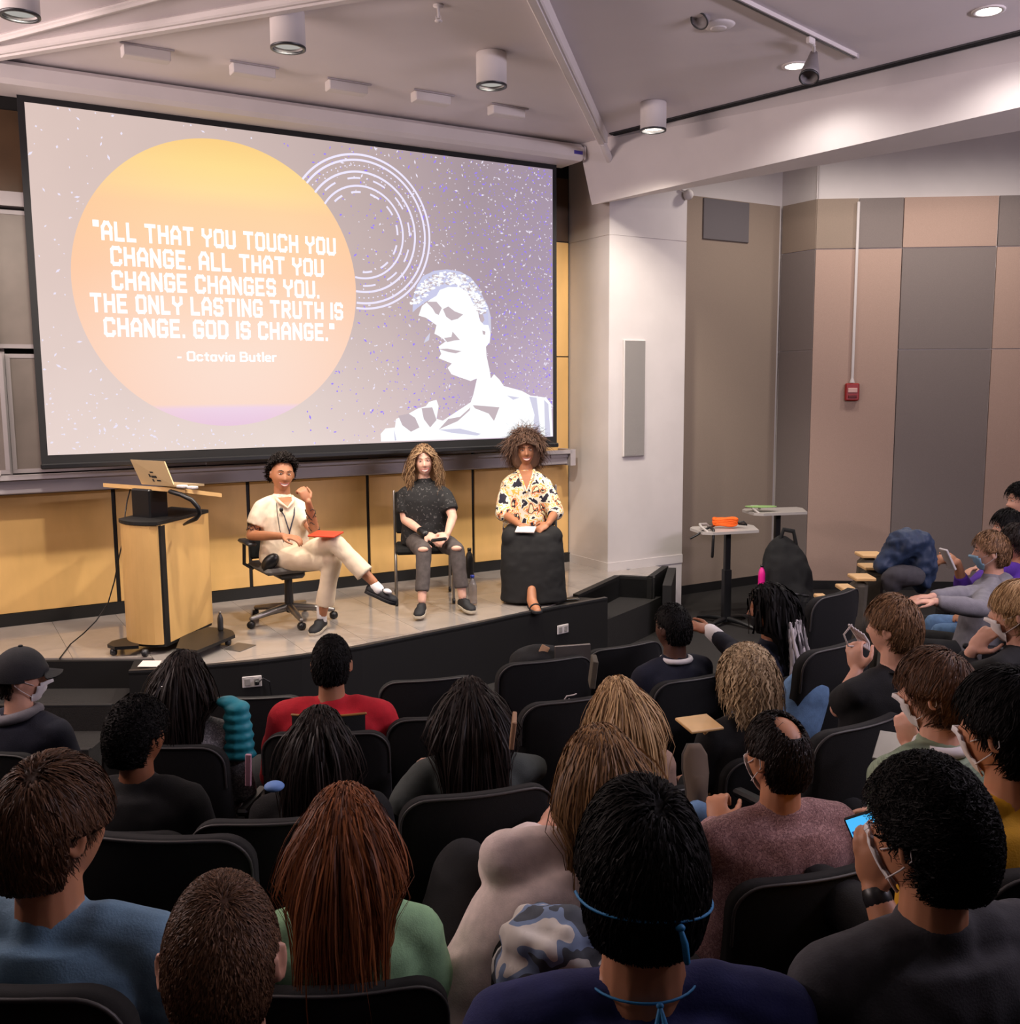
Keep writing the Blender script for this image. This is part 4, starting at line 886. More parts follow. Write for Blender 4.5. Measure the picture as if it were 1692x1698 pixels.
# laptop with a gooseneck microphone and cables
lp = empty('laptop', tuple(at(262, 806, 6.74)), 0, 'open silver-gold laptop on the lectern top with stickers on its lid', 'laptop')
l0_ = at(262, 806, 6.74); A, B, Cc, D = at(235, 803, 6.86), at(289, 807, 6.58), at(272, 765, 6.68), at(216, 762, 6.96)
q = [p - l0_ for p in (A, B, Cc, D)]; nn = nrm(np.cross(q[1] - q[0], q[3] - q[0])); nn = -nn if nn[1] > 0 else nn
M_lap = mat('laptop_shell', sr(186, 160, 120), .4, metal=.35)
mb = MB(); mb.prism(q, -nn * .008); lid = mb.build('lid', M_lap, lp)
mb = MB(); bdv = np.array([.15, .16, -.012]); mb.prism([q[0], q[1], q[1] + bdv, q[0] + bdv], (0, 0, .014)); mb.build('keyboard_base', M_lap, lp)
mb = MB(); e1_, e2_ = q[1] - q[0], q[3] - q[0]
for a, b, w, h in ((.50, .52, .10, .05), (.40, .38, .05, .12), (.52, .34, .16, .09), (.62, .2, .12, .06), (.45, .2, .05, .1)):
    c = q[0] + e1_ * a + e2_ * b + nn * .0012; mb.prism([c - e1_ * w / 2 - e2_ * h / 2, c + e1_ * w / 2 - e2_ * h / 2, c + e1_ * w / 2 + e2_ * h / 2, c - e1_ * w / 2 + e2_ * h / 2], nn * .0006)
st_ = mb.build('sticker', M_black, lid); st_['kind'] = 'stuff'; st_['label'] = 'dark illegible stickers'
mb = MB(); P_ = [at(x, y, Y) for x, y, Y in ((283, 815, 6.62), (300, 820, 6.58), (318, 829, 6.56), (329, 842, 6.56), (331, 852, 6.57), (325, 860, 6.6), (312, 866, 6.64), (305, 870, 6.68))]
mb.tube(P_, [.016] * 6 + [.012, .008], 10); tag(mb.build('cable_loop', M_blackp, None, True), 'thick black cable loop hanging under the right of the lectern desktop', 'cable')
mb = MB(); P_ = [at(x, y, Y) for x, y, Y in ((216, 812, 6.95), (211, 830, 6.95), (208, 850, 6.9), (206, 868, 6.85), (203, 900, 6.82), (196, 930, 6.8), (190, 963, 6.78), (179, 1001, 6.74), (159, 1030, 6.7), (139, 1050, 6.62))] + [z0(117, 1068, .006), z0(99, 1092, .006), z0(97, 1094, -.19)]
mb.tube(P_, .0045, 6); tag(mb.build('cable', M_blackp, None, True), 'thin black cable hanging from the lectern and running across the stage floor to its edge', 'cable')
mb = MB(); P_ = [onz(88, 1100, -.1), onz(86, 1110, -.2), onz(80, 1130, -.19), onz(74, 1145, -.19)]; mb.tube(P_, .004, 6); tag(mb.build('cable', mat('cable_grey', sr(110, 104, 100), .5), None, True), 'thin pale cable on the step beside the capped person', 'cable')
for k, (px, py) in enumerate(((302, 808), (319, 810))):
    p = at(px, py, 6.6); mb = MB(); mb.box((0, 0, .012), (.07, .05, .02), rotz(-.5), .006); tag(mb.build('tissue_packet' if k else 'remote', M_white, loc=tuple(p - np.array([0, 0, .006]))), ('small white packet at the right end of the lectern top', 'small white clicker on the lectern top beside the laptop')[1 - k], 'packet' if k else 'remote')
# bottle on the lectern foot
def bottle(label, base, s=1., body=None, cap=None, name='water_bottle'):
    r = empty(name, tuple(base), 0, label, 'bottle'); mb = MB()
    mb.lathe([(.001, 0), (.030, .0), (.033, .01), (.032, .05), (.033, .10), (.032, .14), (.022, .175), (.013, .19), (.013, .20)], n=20); mb.build('body', body, r, True)
    mb = MB(); mb.lathe([(.001, .198), (.015, .199), (.015, .218), (.001, .22)], n=16); mb.build('cap', cap, r, True); r.scale = (s, s, s); return r
M_clear = mat('clear_plastic', sr(196, 190, 190), .12, trans=.8)
bottle('small dark water bottle standing on the lectern foot', z0(366, 1045, .075), .62, M_steel, M_metal)
bottle('clear plastic water bottle with blue cap beside the middle speaker', z0(784, 1003, 0), 1.15, M_clear, mat('cap_blue', sr(40, 60, 160), .4))
bottle('dark bottle standing on the stage behind the middle speaker', z0(779, 958, 0), 1.3, M_blackp, M_blackp)
# floor marks and plates on the stage
mb = MB(); c = [z0(372, 1077, .001), z0(398, 1081, .001), z0(425, 1070, .001), z0(395, 1066, .001)]; mb.prism(c, (0, 0, .003)); o = mb.build('floor_box', M_metal); tag(o, 'flat metal floor outlet cover set in the stage by the office chair', 'floor plate')
mb = MB(); c = [z0(228, 1106, .0), z0(262, 1106, .0), z0(268, 1096, .0), z0(237, 1096, .0)]; mb.prism(c, (0, 0, .003)); tag(mb.build('paper_sheet', mat('paper', sr(214, 204, 198), .8)), 'pale sheet taped to the stage floor at the lectern foot', 'paper')
mb = MB(); mb.box((0, 0, .006), (.15, .075, .012), rotz(.2), .004); tag(mb.build('smartphone', M_blackp, loc=tuple(z0(946, 994, 0))), 'black phone lying on the stage floor by the right speaker', 'phone')
# outlet plates on the stage front
def plate(label, px, py, seg, cord=False):
    a, b = arc[seg], arc[seg + 1]; d = nrm(np.array([*(b - a), 0])); n_ = np.array([d[1], -d[0], 0]); r = ray(px, py); t = ((np.array([*a, 0]) + n_ * .004 - CO) @ n_) / (r @ n_); p = CO + r * t
    e = empty('outlet_plate', tuple(p), math.atan2(d[1], d[0]), label, 'outlet'); mb = MB(); mb.box((0, -.004, 0), (.125, .010, .075), None, .004); mb.build('plate', M_white, e)
    for k in (-.03, .03): mb = MB(); mb.box((k, -.011, 0), (.035, .006, .05), None, .004); mb.build('socket', mat('socket_grey', sr(150, 146, 142), .5), e)
    if cord:
        mb = MB(); mb.box((.03, -.03, .0), (.03, .035, .03), None, .006); mb.tube([(.035, -.045, 0), (.07, -.05, .03), (.11, -.04, .0), (.12, -.03, -.09), (.11, -.03, -.2)], .005, 6); mb.build('plug', M_blackp, e)
plate('white outlet plate with a black plug in the stage front left of centre', 418, 1130, 2, True)
plate('blank white outlet plate on the stage front at right', 933, 1043, 8)
# ---- fire alarm with conduit, speaker, vent
def onc(px, py, off=0.):
    n = np.array([-CD[1], CD[0], 0]); r = ray(px, py); t = ((np.array([bb[0], bb[1], 0]) - n * off - CO) @ n) / (r @ n); return CO + r * t
p = onc(1412, 650, 0); q = onc(1426, 327, 0)
fa = empty('fire_alarm', tuple(p), -CA, 'red fire alarm pull station with a white conduit rising up the fabric wall', 'fire alarm')
M_red = mat('alarm_red', sr(150, 24, 20), .4)
mb = MB(); mb.box((0, -.03, 0), (.15, .055, .19), None, .012); mb.build('housing', M_red, fa)
mb = MB(); mb.box((0, -.062, .02), (.10, .01, .05), None, .004); mb.build('pull_bar', mat('bar_white', sr(214, 170, 160), .5), fa)
mb = MB(); mb.box((0, -.06, -.05), (.09, .01, .03), None, .004); mb.build('label_strip', mat('alarm_dark', sr(96, 14, 12), .5), fa)
mb = MB(); mb.box((0, -.02, 1.06), (.026, .03, 1.92)); mb.lathe([(.014, .0), (.03, -.06)], (0, -.02, .16), 12); mb.build('conduit', M_white, fa)
k = onw(1033, 563, .138); k2 = onw(1067, 756, .138)
sp_ = empty('wall_speaker', wf((k[0] + k2[0]) / 2, .138, (k[2] + k2[2]) / 2), YAW, 'tall narrow grey loudspeaker panel on the white column', 'speaker'); w_, h_ = k2[0] - k[0], k[2] - k2[2]
mb = MB(); mb.box((0, -.012, 0), (w_, .024, h_), None, .006); mb.build('cabinet', M_white, sp_)
mb = MB(); mb.box((0, -.026, 0), (w_ - .02, .006, h_ - .02)); mb.build('grille', mat('grille_grey', sr(150, 145, 142), .7, bump=.6, bscale=500), sp_)
k = onw(1166, 328, -.45); k2 = onw(1240, 403, -.45)
gp = empty('wall_vent', wf((k[0] + k2[0]) / 2, -.45, (k[2] + k2[2]) / 2), YAW, 'square dark grey grille panel high on the recessed fabric wall', 'wall vent'); w_, h_ = k2[0] - k[0], k[2] - k2[2]
mb = MB(); mb.box((0, -.01, 0), (w_, .02, h_), None, .004); mb.build('panel_face', mat('vent_grey', sr(104, 98, 100), .8, bump=.3, bscale=400), gp)
p = np.array(wf(5.74, .16, 3.62)); e = empty('wall_camera', tuple(p), YAW, 'small white camera dome at the top corner of the column', 'camera')
mb = MB(); mb.ell((0, -.03, 0), (.05, .05, .05)); mb.build('dome', M_white, e, True); mb = MB(); mb.tube([(0, 0, .03), (-.06, -.0, .05)], .012, 8); mb.build('bracket', M_white, e, True)
# ---- ceiling lamps
M_lens = glow('lamp_glow', (1, .93, .84, 1), 9); M_lens2 = glow('can_lens', (1, .95, .88, 1), .42)
for i, (x, y) in enumerate(CANS):
    c = empty('can_lamp', (x, y, CEIL), 0, ('white cylinder ceiling lamp above the left half of the screen', 'white cylinder ceiling lamp above the right half of the screen', 'white cylinder ceiling lamp at the left end of the black slot diffuser', 'white cylinder ceiling lamp cut by the top left corner')[i], 'ceiling lamp', 'cylinder lamps on the ceiling')
    mb = MB(); mb.lathe([(.001, -.002), (.098, -.002), (.100, -.01), (.100, -.205), (.092, -.205), (.088, -.16), (.001, -.158)], n=32); mb.build('housing', M_white, c, True)
    mb = MB(); mb.lathe([(.1015, -.2), (.1015, -.212), (.086, -.213), (.086, -.2)], n=32, cap=False); mb.build('trim_ring', M_steel, c, True)
    mb = MB(); mb.lathe([(.001, -.172), (.06, -.172), (.084, -.186), (.084, -.181), (.001, -.166)], n=28); mb.build('lens', M_lens if i == 2 else M_lens2, c, True)
for i, (x, y) in enumerate(DOWN):
    c = empty('recessed_downlight', (x, y, CEIL), 0, ('bright recessed ceiling downlight near the top right corner', 'bright recessed ceiling downlight beside the track head')[i], 'ceiling lamp', 'recessed downlights')
    mb = MB(); mb.lathe([(.070, -.001), (.092, -.001), (.092, -.008), (.070, -.010)], n=32, cap=False); mb.build('trim_ring', M_white, c, True)
    mb = MB(); mb.lathe([(.001, -.004), (.068, -.004), (.068, -.007), (.001, -.007)], n=28); mb.build('lens', M_lens, c)
# track with two adjustable heads
a = onz(1222, 0, CEIL - .02); b = onz(1420, 96, CEIL - .02); a = a - (b - a) * .3; d = b - a; L = np.linalg.norm(d); an = math.atan2(d[1], d[0])
tk = empty('lighting_track', (a[0], a[1], CEIL), an, 'white lighting track on the ceiling right of centre', 'track'); mb = MB(); mb.box((L / 2, 0, -.012), (L, .04, .024)); mb.build('rail', M_white, tk)
mb = MB(); mb.box((L / 2, 0, -.025), (L * .98, .016, .004)); mb.build('slot', M_steel, tk); mb = MB(); mb.box((L - .01, 0, -.014), (.03, .044, .03), None, .004); mb.build('end_cap', M_alu, tk)
M_lam0 = mat('lamp_grey', sr(128, 122, 124), .5)
def head_(label, base, tip_, mouth, r=.055):
    e = empty('track_spotlight', tuple(base), 0, label, 'spotlight', 'adjustable track spotlights'); t = tip_ - base; m = mouth - base; ax_ = nrm(m - t); 
    mb = MB(); mb.box((0, 0, -.02), (.07, .03, .04), rotz(an), .006); mb.build('adapter', M_white, e); mb = MB(); mb.tube([(0, 0, -.03), t * .5 + np.array([.01, 0, 0]), t], .01, 8); mb.build('stem', M_white, e, True)
    x_ = nrm(np.cross(ax_, (0, 0, 1.))); R = np.stack([x_, np.cross(ax_, x_), ax_], 1); Lh = np.linalg.norm(m - t)
    mb = MB(); mb.lathe([(.001, 0), (.025, .004), (.035, Lh * .3), (r, Lh * .8), (r, Lh), (r * .9, Lh), (r * .75, Lh * .8), (.001, Lh * .75)], t, 24, R); mb.build('lamp_head', M_lam0, e, True)
    mb = MB(); mb.lathe([(r * .9, Lh * .985), (r * 1.06, Lh * .985), (r * 1.06, Lh * 1.04), (r * .9, Lh * 1.04)], t, 24, R, cap=False); mb.build('trim_ring', M_steel, e, True)
head_('track spotlight hanging at the top beside a ceiling disc', at(1186, -4, 6.2), at(1175, 14, 6.2), at(1160, 34, 6.15))
head_('track spotlight below the track beside a bright downlight', onz(1345, 62, CEIL - .03), at(1350, 88, 6.7), at(1342, 128, 6.6), .06)
p = onz(1192, 41, CEIL); e = empty('ceiling_disc', tuple(p), 0, 'round white ceiling disc beside the upper spotlight', 'ceiling disc'); mb = MB(); mb.lathe([(.001, -.02), (.07, -.02), (.085, -.01), (.1, 0)], n=28); mb.build('cover', M_white, e, True); mb = MB(); mb.lathe([(.001, -.028), (.04, -.026), (.05, -.02)], n=24); mb.build('centre_cap', M_white, e, True)
p = onz(727, 8, CEIL); e = empty('sprinkler_head', tuple(p), 0, 'small white sprinkler head hanging from the ceiling at top centre', 'sprinkler'); mb = MB(); mb.lathe([(.03, -.002), (.03, -.01), (.008, -.014), (.008, -.07), (.001, -.07)], n=14); mb.build('stem', M_white, e, True)
mb = MB(); mb.lathe([(.001, -.085), (.022, -.085), (.022, -.09), (.001, -.092)], n=14); mb.tube([(-.012, 0, -.06), (-.014, 0, -.075), (0, 0, -.088)], .003, 6); mb.tube([(.012, 0, -.06), (.014, 0, -.075), (0, 0, -.088)], .003, 6); mb.build('deflector', M_white, e, True)
for k, (px, py) in enumerate(((242, 91), (419, 120), (575, 147), (715, 165), (840, 187))):
    p = onz(px, py, CEIL - .04); e = empty('ceiling_fixture', (p[0], p[1], CEIL), YAW, 'white rectangular ceiling fixture, ' + ('leftmost', 'second from left', 'middle', 'second from right', 'rightmost')[k] + ' of the row above the screen case', 'ceiling fixture', 'row of rectangular ceiling fixtures')
    mb = MB(); mb.box((0, 0, -.035), (.29, .10, .07), None, .006); mb.build('box_body', M_white, e); mb = MB(); mb.box((.0, -.056, -.006), (.33, .02, .01)); mb.build('flange', M_alu, e)
# ---- side tables with handles
M_lam = mat('laminate_grey', sr(176, 170, 166), .4)
def side_table(label, cx_, cy_, Y, zt, w, dp, yaw):
    p = at(cx_, cy_, Y); e = empty('side_table', (p[0], p[1], FL), yaw, label, 'table', 'small height-adjustable tables by the wall'); H = p[2] - FL
    q = [(-w / 2, -dp / 2 + .06), (-w / 2 + .08, -dp / 2), (w / 2 - .1, -dp / 2 + .02), (w / 2, dp / 2 - .1), (w / 2 - .02, dp / 2), (-w / 2 + .06, dp / 2), (-w / 2, dp / 2 - .08)]
    mb = MB(); mb.prism([(x, y, H - .025) for x, y in q], (0, 0, .025)); mb.build('tabletop', M_lam, e)
    mb = MB(); mb.tube([(-w / 2 + .05, -dp / 2 + .05, H), (-w / 2 + .02, -dp / 2 + .12, H + .035), (-w / 2 + .04, 0, H + .05), (-w / 2 + .14, dp / 2 - .14, H + .04), (-w / 2 + .2, dp / 2 - .08, H)], .012, 8); mb.build('handle', M_lam, e, True)
    mb = MB(); mb.box((0, 0, H * .72), (.055, .055, H * .5), None, .006); mb.box((0, 0, H * .3), (.075, .075, H * .55), None, .006); mb.build('column', M_blackp, e)
    for a in (.5, 2.1, 3.7, 5.2):
        mb = MB(); mb.tube([(0, 0, .06), (.18 * math.cos(a), .18 * math.sin(a), .045), (.32 * math.cos(a), .32 * math.sin(a), .02)], [.028, .022, .018], 8); mb.build('leg', M_blackp, e, True)
    return e, H
t1, H1 = side_table('grey-topped small table with an orange bundle, nearer the column', 1207, 876, 9.35, 0, .66, .42, .25)
t2, H2 = side_table('grey-topped small table with a green folder, set behind the other table', 1290, 846, 10.0, 0, .66, .42, .2)
p = at(1203, 868, 9.35); e = empty('cable_bundle', tuple(p), 0, 'bright orange coiled strap bundle on the nearer side table', 'cable bundle'); M_or = mat('orange_nylon', sr(255, 104, 18), .7)
mb = MB(); r_ = random.Random(2)
for k in range(9):
    a0 = r_.random() * 6; mb.tube([((.10 + .012 * r_.random()) * math.cos(t + a0) * (1 + .1 * k / 9), .045 * math.sin(t + a0), -.012 + .007 * k + .006 * math.sin(3 * t)) for t in np.linspace(0, 6.2, 18)], .012, 8)
mb.build('coil', M_or, e, True); mb = MB(); mb.tube([(-.11, -.02, -.02), (-.16, -.1, -.022), (-.22, -.17, -.03), (-.3, -.19, -.08), (-.36, -.2, -.11)], .010, 6); mb.tube([(-.16, -.1, -.022), (-.15, -.21, -.03), (-.155, -.225, -.12), (-.16, -.22, -.28)], .014, 6); mb.build('strap', M_blackp, e, True); mb = MB(); mb.tube([(.1, 0, .0), (.17, -.03, .02), (.2, -.02, -.01), (.14, .03, -.01)], .010, 6); mb.build('strap', M_blackp, e, True)
p = at(1262, 840, 9.9); mb = MB(); mb.lathe([(.001, -.004), (.12, -.004), (.125, .004), (.001, .008)], n=24, sx=1.3, sy=.6); tag(mb.build('folder', mat('green_plastic', sr(150, 190, 120), .5), loc=tuple(p)), 'pale green flat folder on the farther side table', 'folder')
# ---- stage chairs
def guest_chair(label, seatpx, Y, yaw):
    p = at(*seatpx, Y); e = empty('guest_chair', (p[0], p[1], 0), yaw, label, 'chair', 'dark guest chairs on the stage'); mb = MB(); mb.box((0, .02, .45), (.47, .45, .05), None, .02); mb.build('seat', M_chairf, e)
    mb = MB(); v = []
    mb.box((0, -.235, .72), (.45, .03, .36), rotx(.12), .012); mb.build('backrest', M_chairf, e)
    for sx in (-1, 1):
        mb = MB(); mb.tube([(sx * .235, .22, .03), (sx * .235, .22, .42), (sx * .235, .18, .44), (sx * .235, -.2, .44)], .011, 8); mb.build('leg', M_metal, e, True)
        mb = MB(); mb.tube([(sx * .235, -.27, .03), (sx * .235, -.23, .44), (sx * .235, -.265, .9)], .011, 8); mb.build('leg', M_metal, e, True)
        for y in (.22, -.27): mb = MB(); mb.lathe([(.001, -.014), (.024, -.012), (.024, .012), (.001, .014)], (sx * .235, y, .025), 14, roty(PI / 2)); mb.build('caster', M_blackp, e, True)
    return e
guest_chair('dark guest chair with steel legs under the middle speaker', (703, 940), 8.25, math.radians(188))
guest_chair('dark guest chair mostly hidden by the right speaker\'s black skirt', (882, 925), 8.62, math.radians(183))
oc = at(478, 955, 7.5); e = empty('office_chair', (oc[0], oc[1], 0), math.radians(212), 'grey mesh office chair with a five-star metal base under the left speaker', 'chair')
mb = MB(); mb.box((0, .02, .44), (.50, .48, .05), None, .022); mb.build('seat', mat('mesh_grey', sr(96, 92, 88), .8), e)
mb = MB(); mb.box((0, -.25, .62), (.44, .03, .30), rotx(.15), .012); mb.build('backrest', M_chairf, e)
mb = MB(); mb.tube([(0, 0, .42), (0, 0, .1)], [.028, .036], 14); mb.box((0, 0, .38), (.2, .24, .07), None, .02); mb.build('column', M_steel, e, True)
for sx in (-1, 1): mb = MB(); mb.tube([(sx * .24, -.12, .42), (sx * .30, -.12, .46), (sx * .30, -.10, .62)], .014, 8); mb.box((sx * .30, -.02, .64), (.07, .28, .03), None, .012); mb.build('armrest', M_steel, e, True)
for k in range(5):
    a = 2 * PI * k / 5 + .25; mb = MB(); mb.tube([(0, 0, .115), (.16 * math.cos(a), .16 * math.sin(a), .10), (.33 * math.cos(a), .33 * math.sin(a), .075)], [.034, .026, .018], 10); sp_o = mb.build('base_spoke', M_metal, e, True)
    mb = MB(); mb.lathe([(.001, -.024), (.026, -.022), (.03, 0), (.026, .022), (.001, .024)], (.335 * math.cos(a), .335 * math.sin(a), .03), 16, rotz(a + .6) @ roty(PI / 2)); mb.build('caster', M_blackp, sp_o, True)
# ============================================================ SPEAKERS ON STAGE
M_cream = mat('cream_cotton', sr(226, 206, 180), .85, var=.05, scale=8); M_creamp = mat('cream_print_shirt', sr(232, 214, 190), .85, var=.12, scale=16, detail=6, col2=None)
def patches(name, cols, scale, rough=.8, dist=1.5):
    m = bpy.data.materials.new(name); m.use_nodes = True; nt = m.node_tree; b = nt.nodes['Principled BSDF']; b.inputs['Roughness'].default_value = rough
    tc = nt.nodes.new('ShaderNodeTexCoord'); n = nt.nodes.new('ShaderNodeTexNoise'); n.inputs['Scale'].default_value = scale; n.inputs['Detail'].default_value = 2; n.inputs['Distortion'].default_value = dist
    r = nt.nodes.new('ShaderNodeValToRGB'); r.color_ramp.interpolation = 'CONSTANT'; e = r.color_ramp.elements
    while len(e) < len(cols): e.new(.5)
    for el, (p, c) in zip(e, cols): el.position = p; el.color = c
    nt.links.new(tc.outputs['Object'], n.inputs[0]); nt.links.new(n.outputs['Fac'], r.inputs[0]); nt.links.new(r.outputs[0], b.inputs['Base Color']); return m
M_floral = patches('floral_blouse', [(0, sr(30, 26, 44)), (.41, sr(236, 226, 206)), (.49, sr(230, 186, 84)), (.53, sr(238, 226, 206)), (.57, sr(224, 138, 84)), (.62, sr(30, 26, 44)), (.66, sr(238, 224, 180))], 13, dist=.3)
M_speck = patches('black_speckled_knit', [(0, sr(24, 23, 24)), (.64, sr(104, 100, 98)), (.68, sr(22, 22, 23))], 55, dist=.2)
HM_black = hair_mat('black', sr(20, 16, 15), sr(46, 36, 32)); HM_dark = hair_mat('dark_brown', sr(34, 24, 20), sr(74, 52, 42)); HM_brown = hair_mat('brown', sr(74, 50, 34), sr(132, 96, 66))
HM_bl = hair_mat('ashblonde', sr(96, 70, 50), sr(186, 150, 112)); HM_gr = hair_mat('curly_brown', sr(52, 38, 32), sr(146, 112, 92))
b1, I1 = person('seated person in cream short-sleeved shirt and trousers, legs crossed, hand at chin', (468, 787, 7.42), math.radians(208), 0, 'warm', hyaw=math.radians(206), hpitch=-.06, hroll=-.10, hipz=.52, lean=-.02, s=1.04, vox=.0065, face=True, smile=True,
    arms=dict(R=dict(sh=(432, 843, 7.32), el=(417, 888, 7.28), wr=(470, 889, 7.05), hd=(.9, -.2, -.1), hup=(0, -.2, 1), thumb=1, curl=.5), L=dict(sh=(496, 842, 7.44), el=(523, 884, 7.28), wr=(511, 832, 7.12), hd=(-.35, -.05, .8), hup=(.6, -.7, .2), thumb=1, curl=1.2)),
    legs=dict(L=dict(kn=(556, 900, 7.02), an=(620, 966, 6.98)), R=dict(kn=(552, 930, 7.12), an=(534, 1022, 7.22))),
    shirt=dict(mat=M_creamp, hem=-.12, sleeve=.62, wide=1.18, top=.95), pants=dict(mat=M_cream, cut=.78, hem=.068, wide=1.06, vox=.012),
    hair=dict(mat=HM_black, style='afro', n=3600, L=.028, th=.024, w=.006, curl=.006, seed=3, lineshift=.27, lift=.9, grav=.02))
g1 = I1['org']
mb = MB(); mb.tube([W2((533, 1008, 7.22)) - g1, I1['legs']['R'][2] - g1 + np.array([0, 0, -.03])], .037, 12); mb.build('sock', M_mask, b1, True)
mb = MB(); mb.tube([W2((622, 971, 6.98)) - g1, W2((629, 978, 6.96)) - g1], .038, 12);  mb.build('sock', M_mask, b1, True)
shoe(b1, g1, I1['legs']['R'][2], (-.15, -.95, -.05)); 
a_ = I1['legs']['L'][2]; shoe(b1, g1, a_, (.92, -.25, -.34), sole=M_shoe)
for pt, rr in (((643, 981, 6.92), (.032, .03, .018)),):
    mb = MB(); mb.ell(W2(pt) - g1 + np.array([0, 0, .002]), rr, roty(.3), 12, 8); mb.build('sock_patch', M_mask, b1, True)
sp1 = I1['spine']; hip1 = I1['hip']; P1 = lambda t, x, y: hip1 + sp1 * t + I1['ax'] * x + I1['fw'] * y - g1
mb = MB(); mb.tube([P1(1.0, -.075, -.03), P1(.93, -.075, .075), P1(.72, -.045, .145), P1(.45, -.0, .155), P1(.28, .01, .155)], .005, 6); mb.tube([P1(1.0, .075, -.03), P1(.93, .07, .075), P1(.72, .03, .148), P1(.45, 0, .155)], .005, 6); mb.build('lanyard', mat('lanyard_navy', sr(40, 40, 60), .7), b1, True)
mb = MB(); mb.tube([P1(.98, .06, .06), P1(.8, .08, .14), P1(.5, .07, .15), P1(.3, .05, .16)], .003, 6); mb.ell(P1(.82, .05, .15), (.015, .012, .018)); mb.build('lapel_microphone', M_blackp, b1, True)
M_tat = mat('tattoo_ink', sr(70, 52, 44), .6)
p = W2((545, 888, 7.0)); mb = MB(); mb.box((0, 0, 0), (.21, .15, .012), hrot(-.3) @ rotx(.1), .003); o = mb.build('notebook', mat('cover_red', sr(206, 60, 24), .6), loc=tuple(p + np.array([-.02, 0, .01]))); tag(o, 'orange-red notebook on the lap of the left speaker', 'notebook')
p = W2((448, 932, 7.22)); mb = MB(); mb.ell((0, 0, 0), (.05, .04, .08), roty(.8), 14, 10); o = mb.build('pouch', M_blackp, b1, True); o.location = tuple(p - g1)
b2, I2 = person('seated woman with long wavy fair-brown hair, black speckled top and ripped grey jeans', (703, 766, 8.22), math.radians(188), 0, 'pale', hyaw=math.radians(188), hpitch=-.02, hroll=.08, hipz=.52, lean=.02, s=1.02, sw=1.02, vox=.0065, face=True, smile=True, brow=M_browl,
    arms=dict(R=dict(sh=(670, 822, 8.22), el=(672, 862, 8.16), wr=(706, 886, 7.92), hd=(.8, -.4, -.3), hup=(0, -.8, .6), thumb=1, curl=.8), L=dict(sh=(739, 822, 8.22), el=(751, 857, 8.12), wr=(742, 886, 7.9), hd=(-.5, -.5, -.4), hup=(.2, -.7, .7), thumb=1, curl=.9)),
    legs=dict(R=dict(kn=(703, 914, 7.80), an=(700, 996, 7.66)), L=dict(kn=(758, 912, 7.88), an=(767, 989, 7.82))),
    shirt=dict(mat=M_speck, hem=-.14, sleeve=.72, wide=1.14, top=.96, puff=.006), pants=dict(mat=mat('jeans_charcoal', sr(82, 74, 72), .85, var=.15, scale=30), cut=.82, hem=.056, wide=1.0, vox=.012),
    hair=dict(mat=HM_bl, style='long', n=4200, L=.33, th=.022, w=.006, curl=.016, seed=5, back=(-.13, .02, -.05, .155), long_side=True, face_clear=True, lineshift=.14, grav=.36, lift=.35, volume=[((0, .02, .05), .080, .085), ((0, .035, -.02), .105, .085), ((0, .05, -.09), .128, .075), ((0, .06, -.16), .142, .06), ((0, .065, -.22), .13, .045)]))
g2 = I2['org']; shoe(b2, g2, I2['legs']['R'][2], (-.05, -1, -.05)); shoe(b2, g2, I2['legs']['L'][2], (.45, -.85, -.05))
for nm in 'RL':
    kn = I2['legs'][nm][1] - g2; mb = MB(); mb.ell(kn + np.array([0, -.052, .022]), (.042, .022, .022), rotx(.3), 14, 8); mb.build('bare_knee', skin('pale'), b2, True)
mb = MB(); wr = I2['arms']['R'][2] - g2; el = I2['arms']['R'][1] - g2; mb.tube([wr + (el - wr) * .02, wr + (el - wr) * .22], .036, 12); mb.build('wrist_band', M_blackp, b2, True)
mb = MB(); p = W2((728, 896, 7.78)); mb.tube([(-.05, 0, 0), (.05, .01, .01)], .014, 10); tag(mb.build('handheld_microphone', M_blackp, loc=tuple(p)), 'small black microphone held in the lap of the middle speaker', 'microphone')
b3, I3 = person('smiling woman with voluminous curly hair, floral blouse and long black skirt', (872, 748, 8.5), math.radians(183), 0, 'warm', hyaw=math.radians(184), hpitch=-.02, hroll=.03, hipz=.53, lean=.02, s=1.03, sw=1.04, vox=.0065, face=True, smile=True,
    arms=dict(R=dict(sh=(843, 806, 8.52), el=(834, 850, 8.42), wr=(862, 870, 8.16), hd=(.75, -.3, -.35), hup=(0, -.6, .8), thumb=1, curl=.7), L=dict(sh=(904, 805, 8.52), el=(922, 848, 8.42), wr=(909, 869, 8.16), hd=(-.6, -.3, -.3), hup=(0, -.6, .8), thumb=1, curl=.8)),
    legs=dict(R=dict(kn=(848, 893, 8.12), an=(878, 985, 7.98)), L=dict(kn=(918, 890, 8.14), an=(925, 975, 8.28))),
    shirt=dict(mat=M_floral, name='blouse', hem=-.16, sleeve=1.3, wide=1.22, top=.93, puff=.008), pants=None,
    hair=dict(mat=HM_gr, style='afro', n=8000, L=.135, th=.028, w=.0042, curl=.012, seed=8, lift=.8, lineshift=.20, grav=.45, face_clear=True, volume=[((0, .03, .10), .06, .06), ((0, .03, .06), .10, .10), ((0, .035, 0), .125, .10), ((0, .04, -.06), .13, .09), ((0, .05, -.12), .11, .07), ((0, .05, -.15), .08, .05)]))
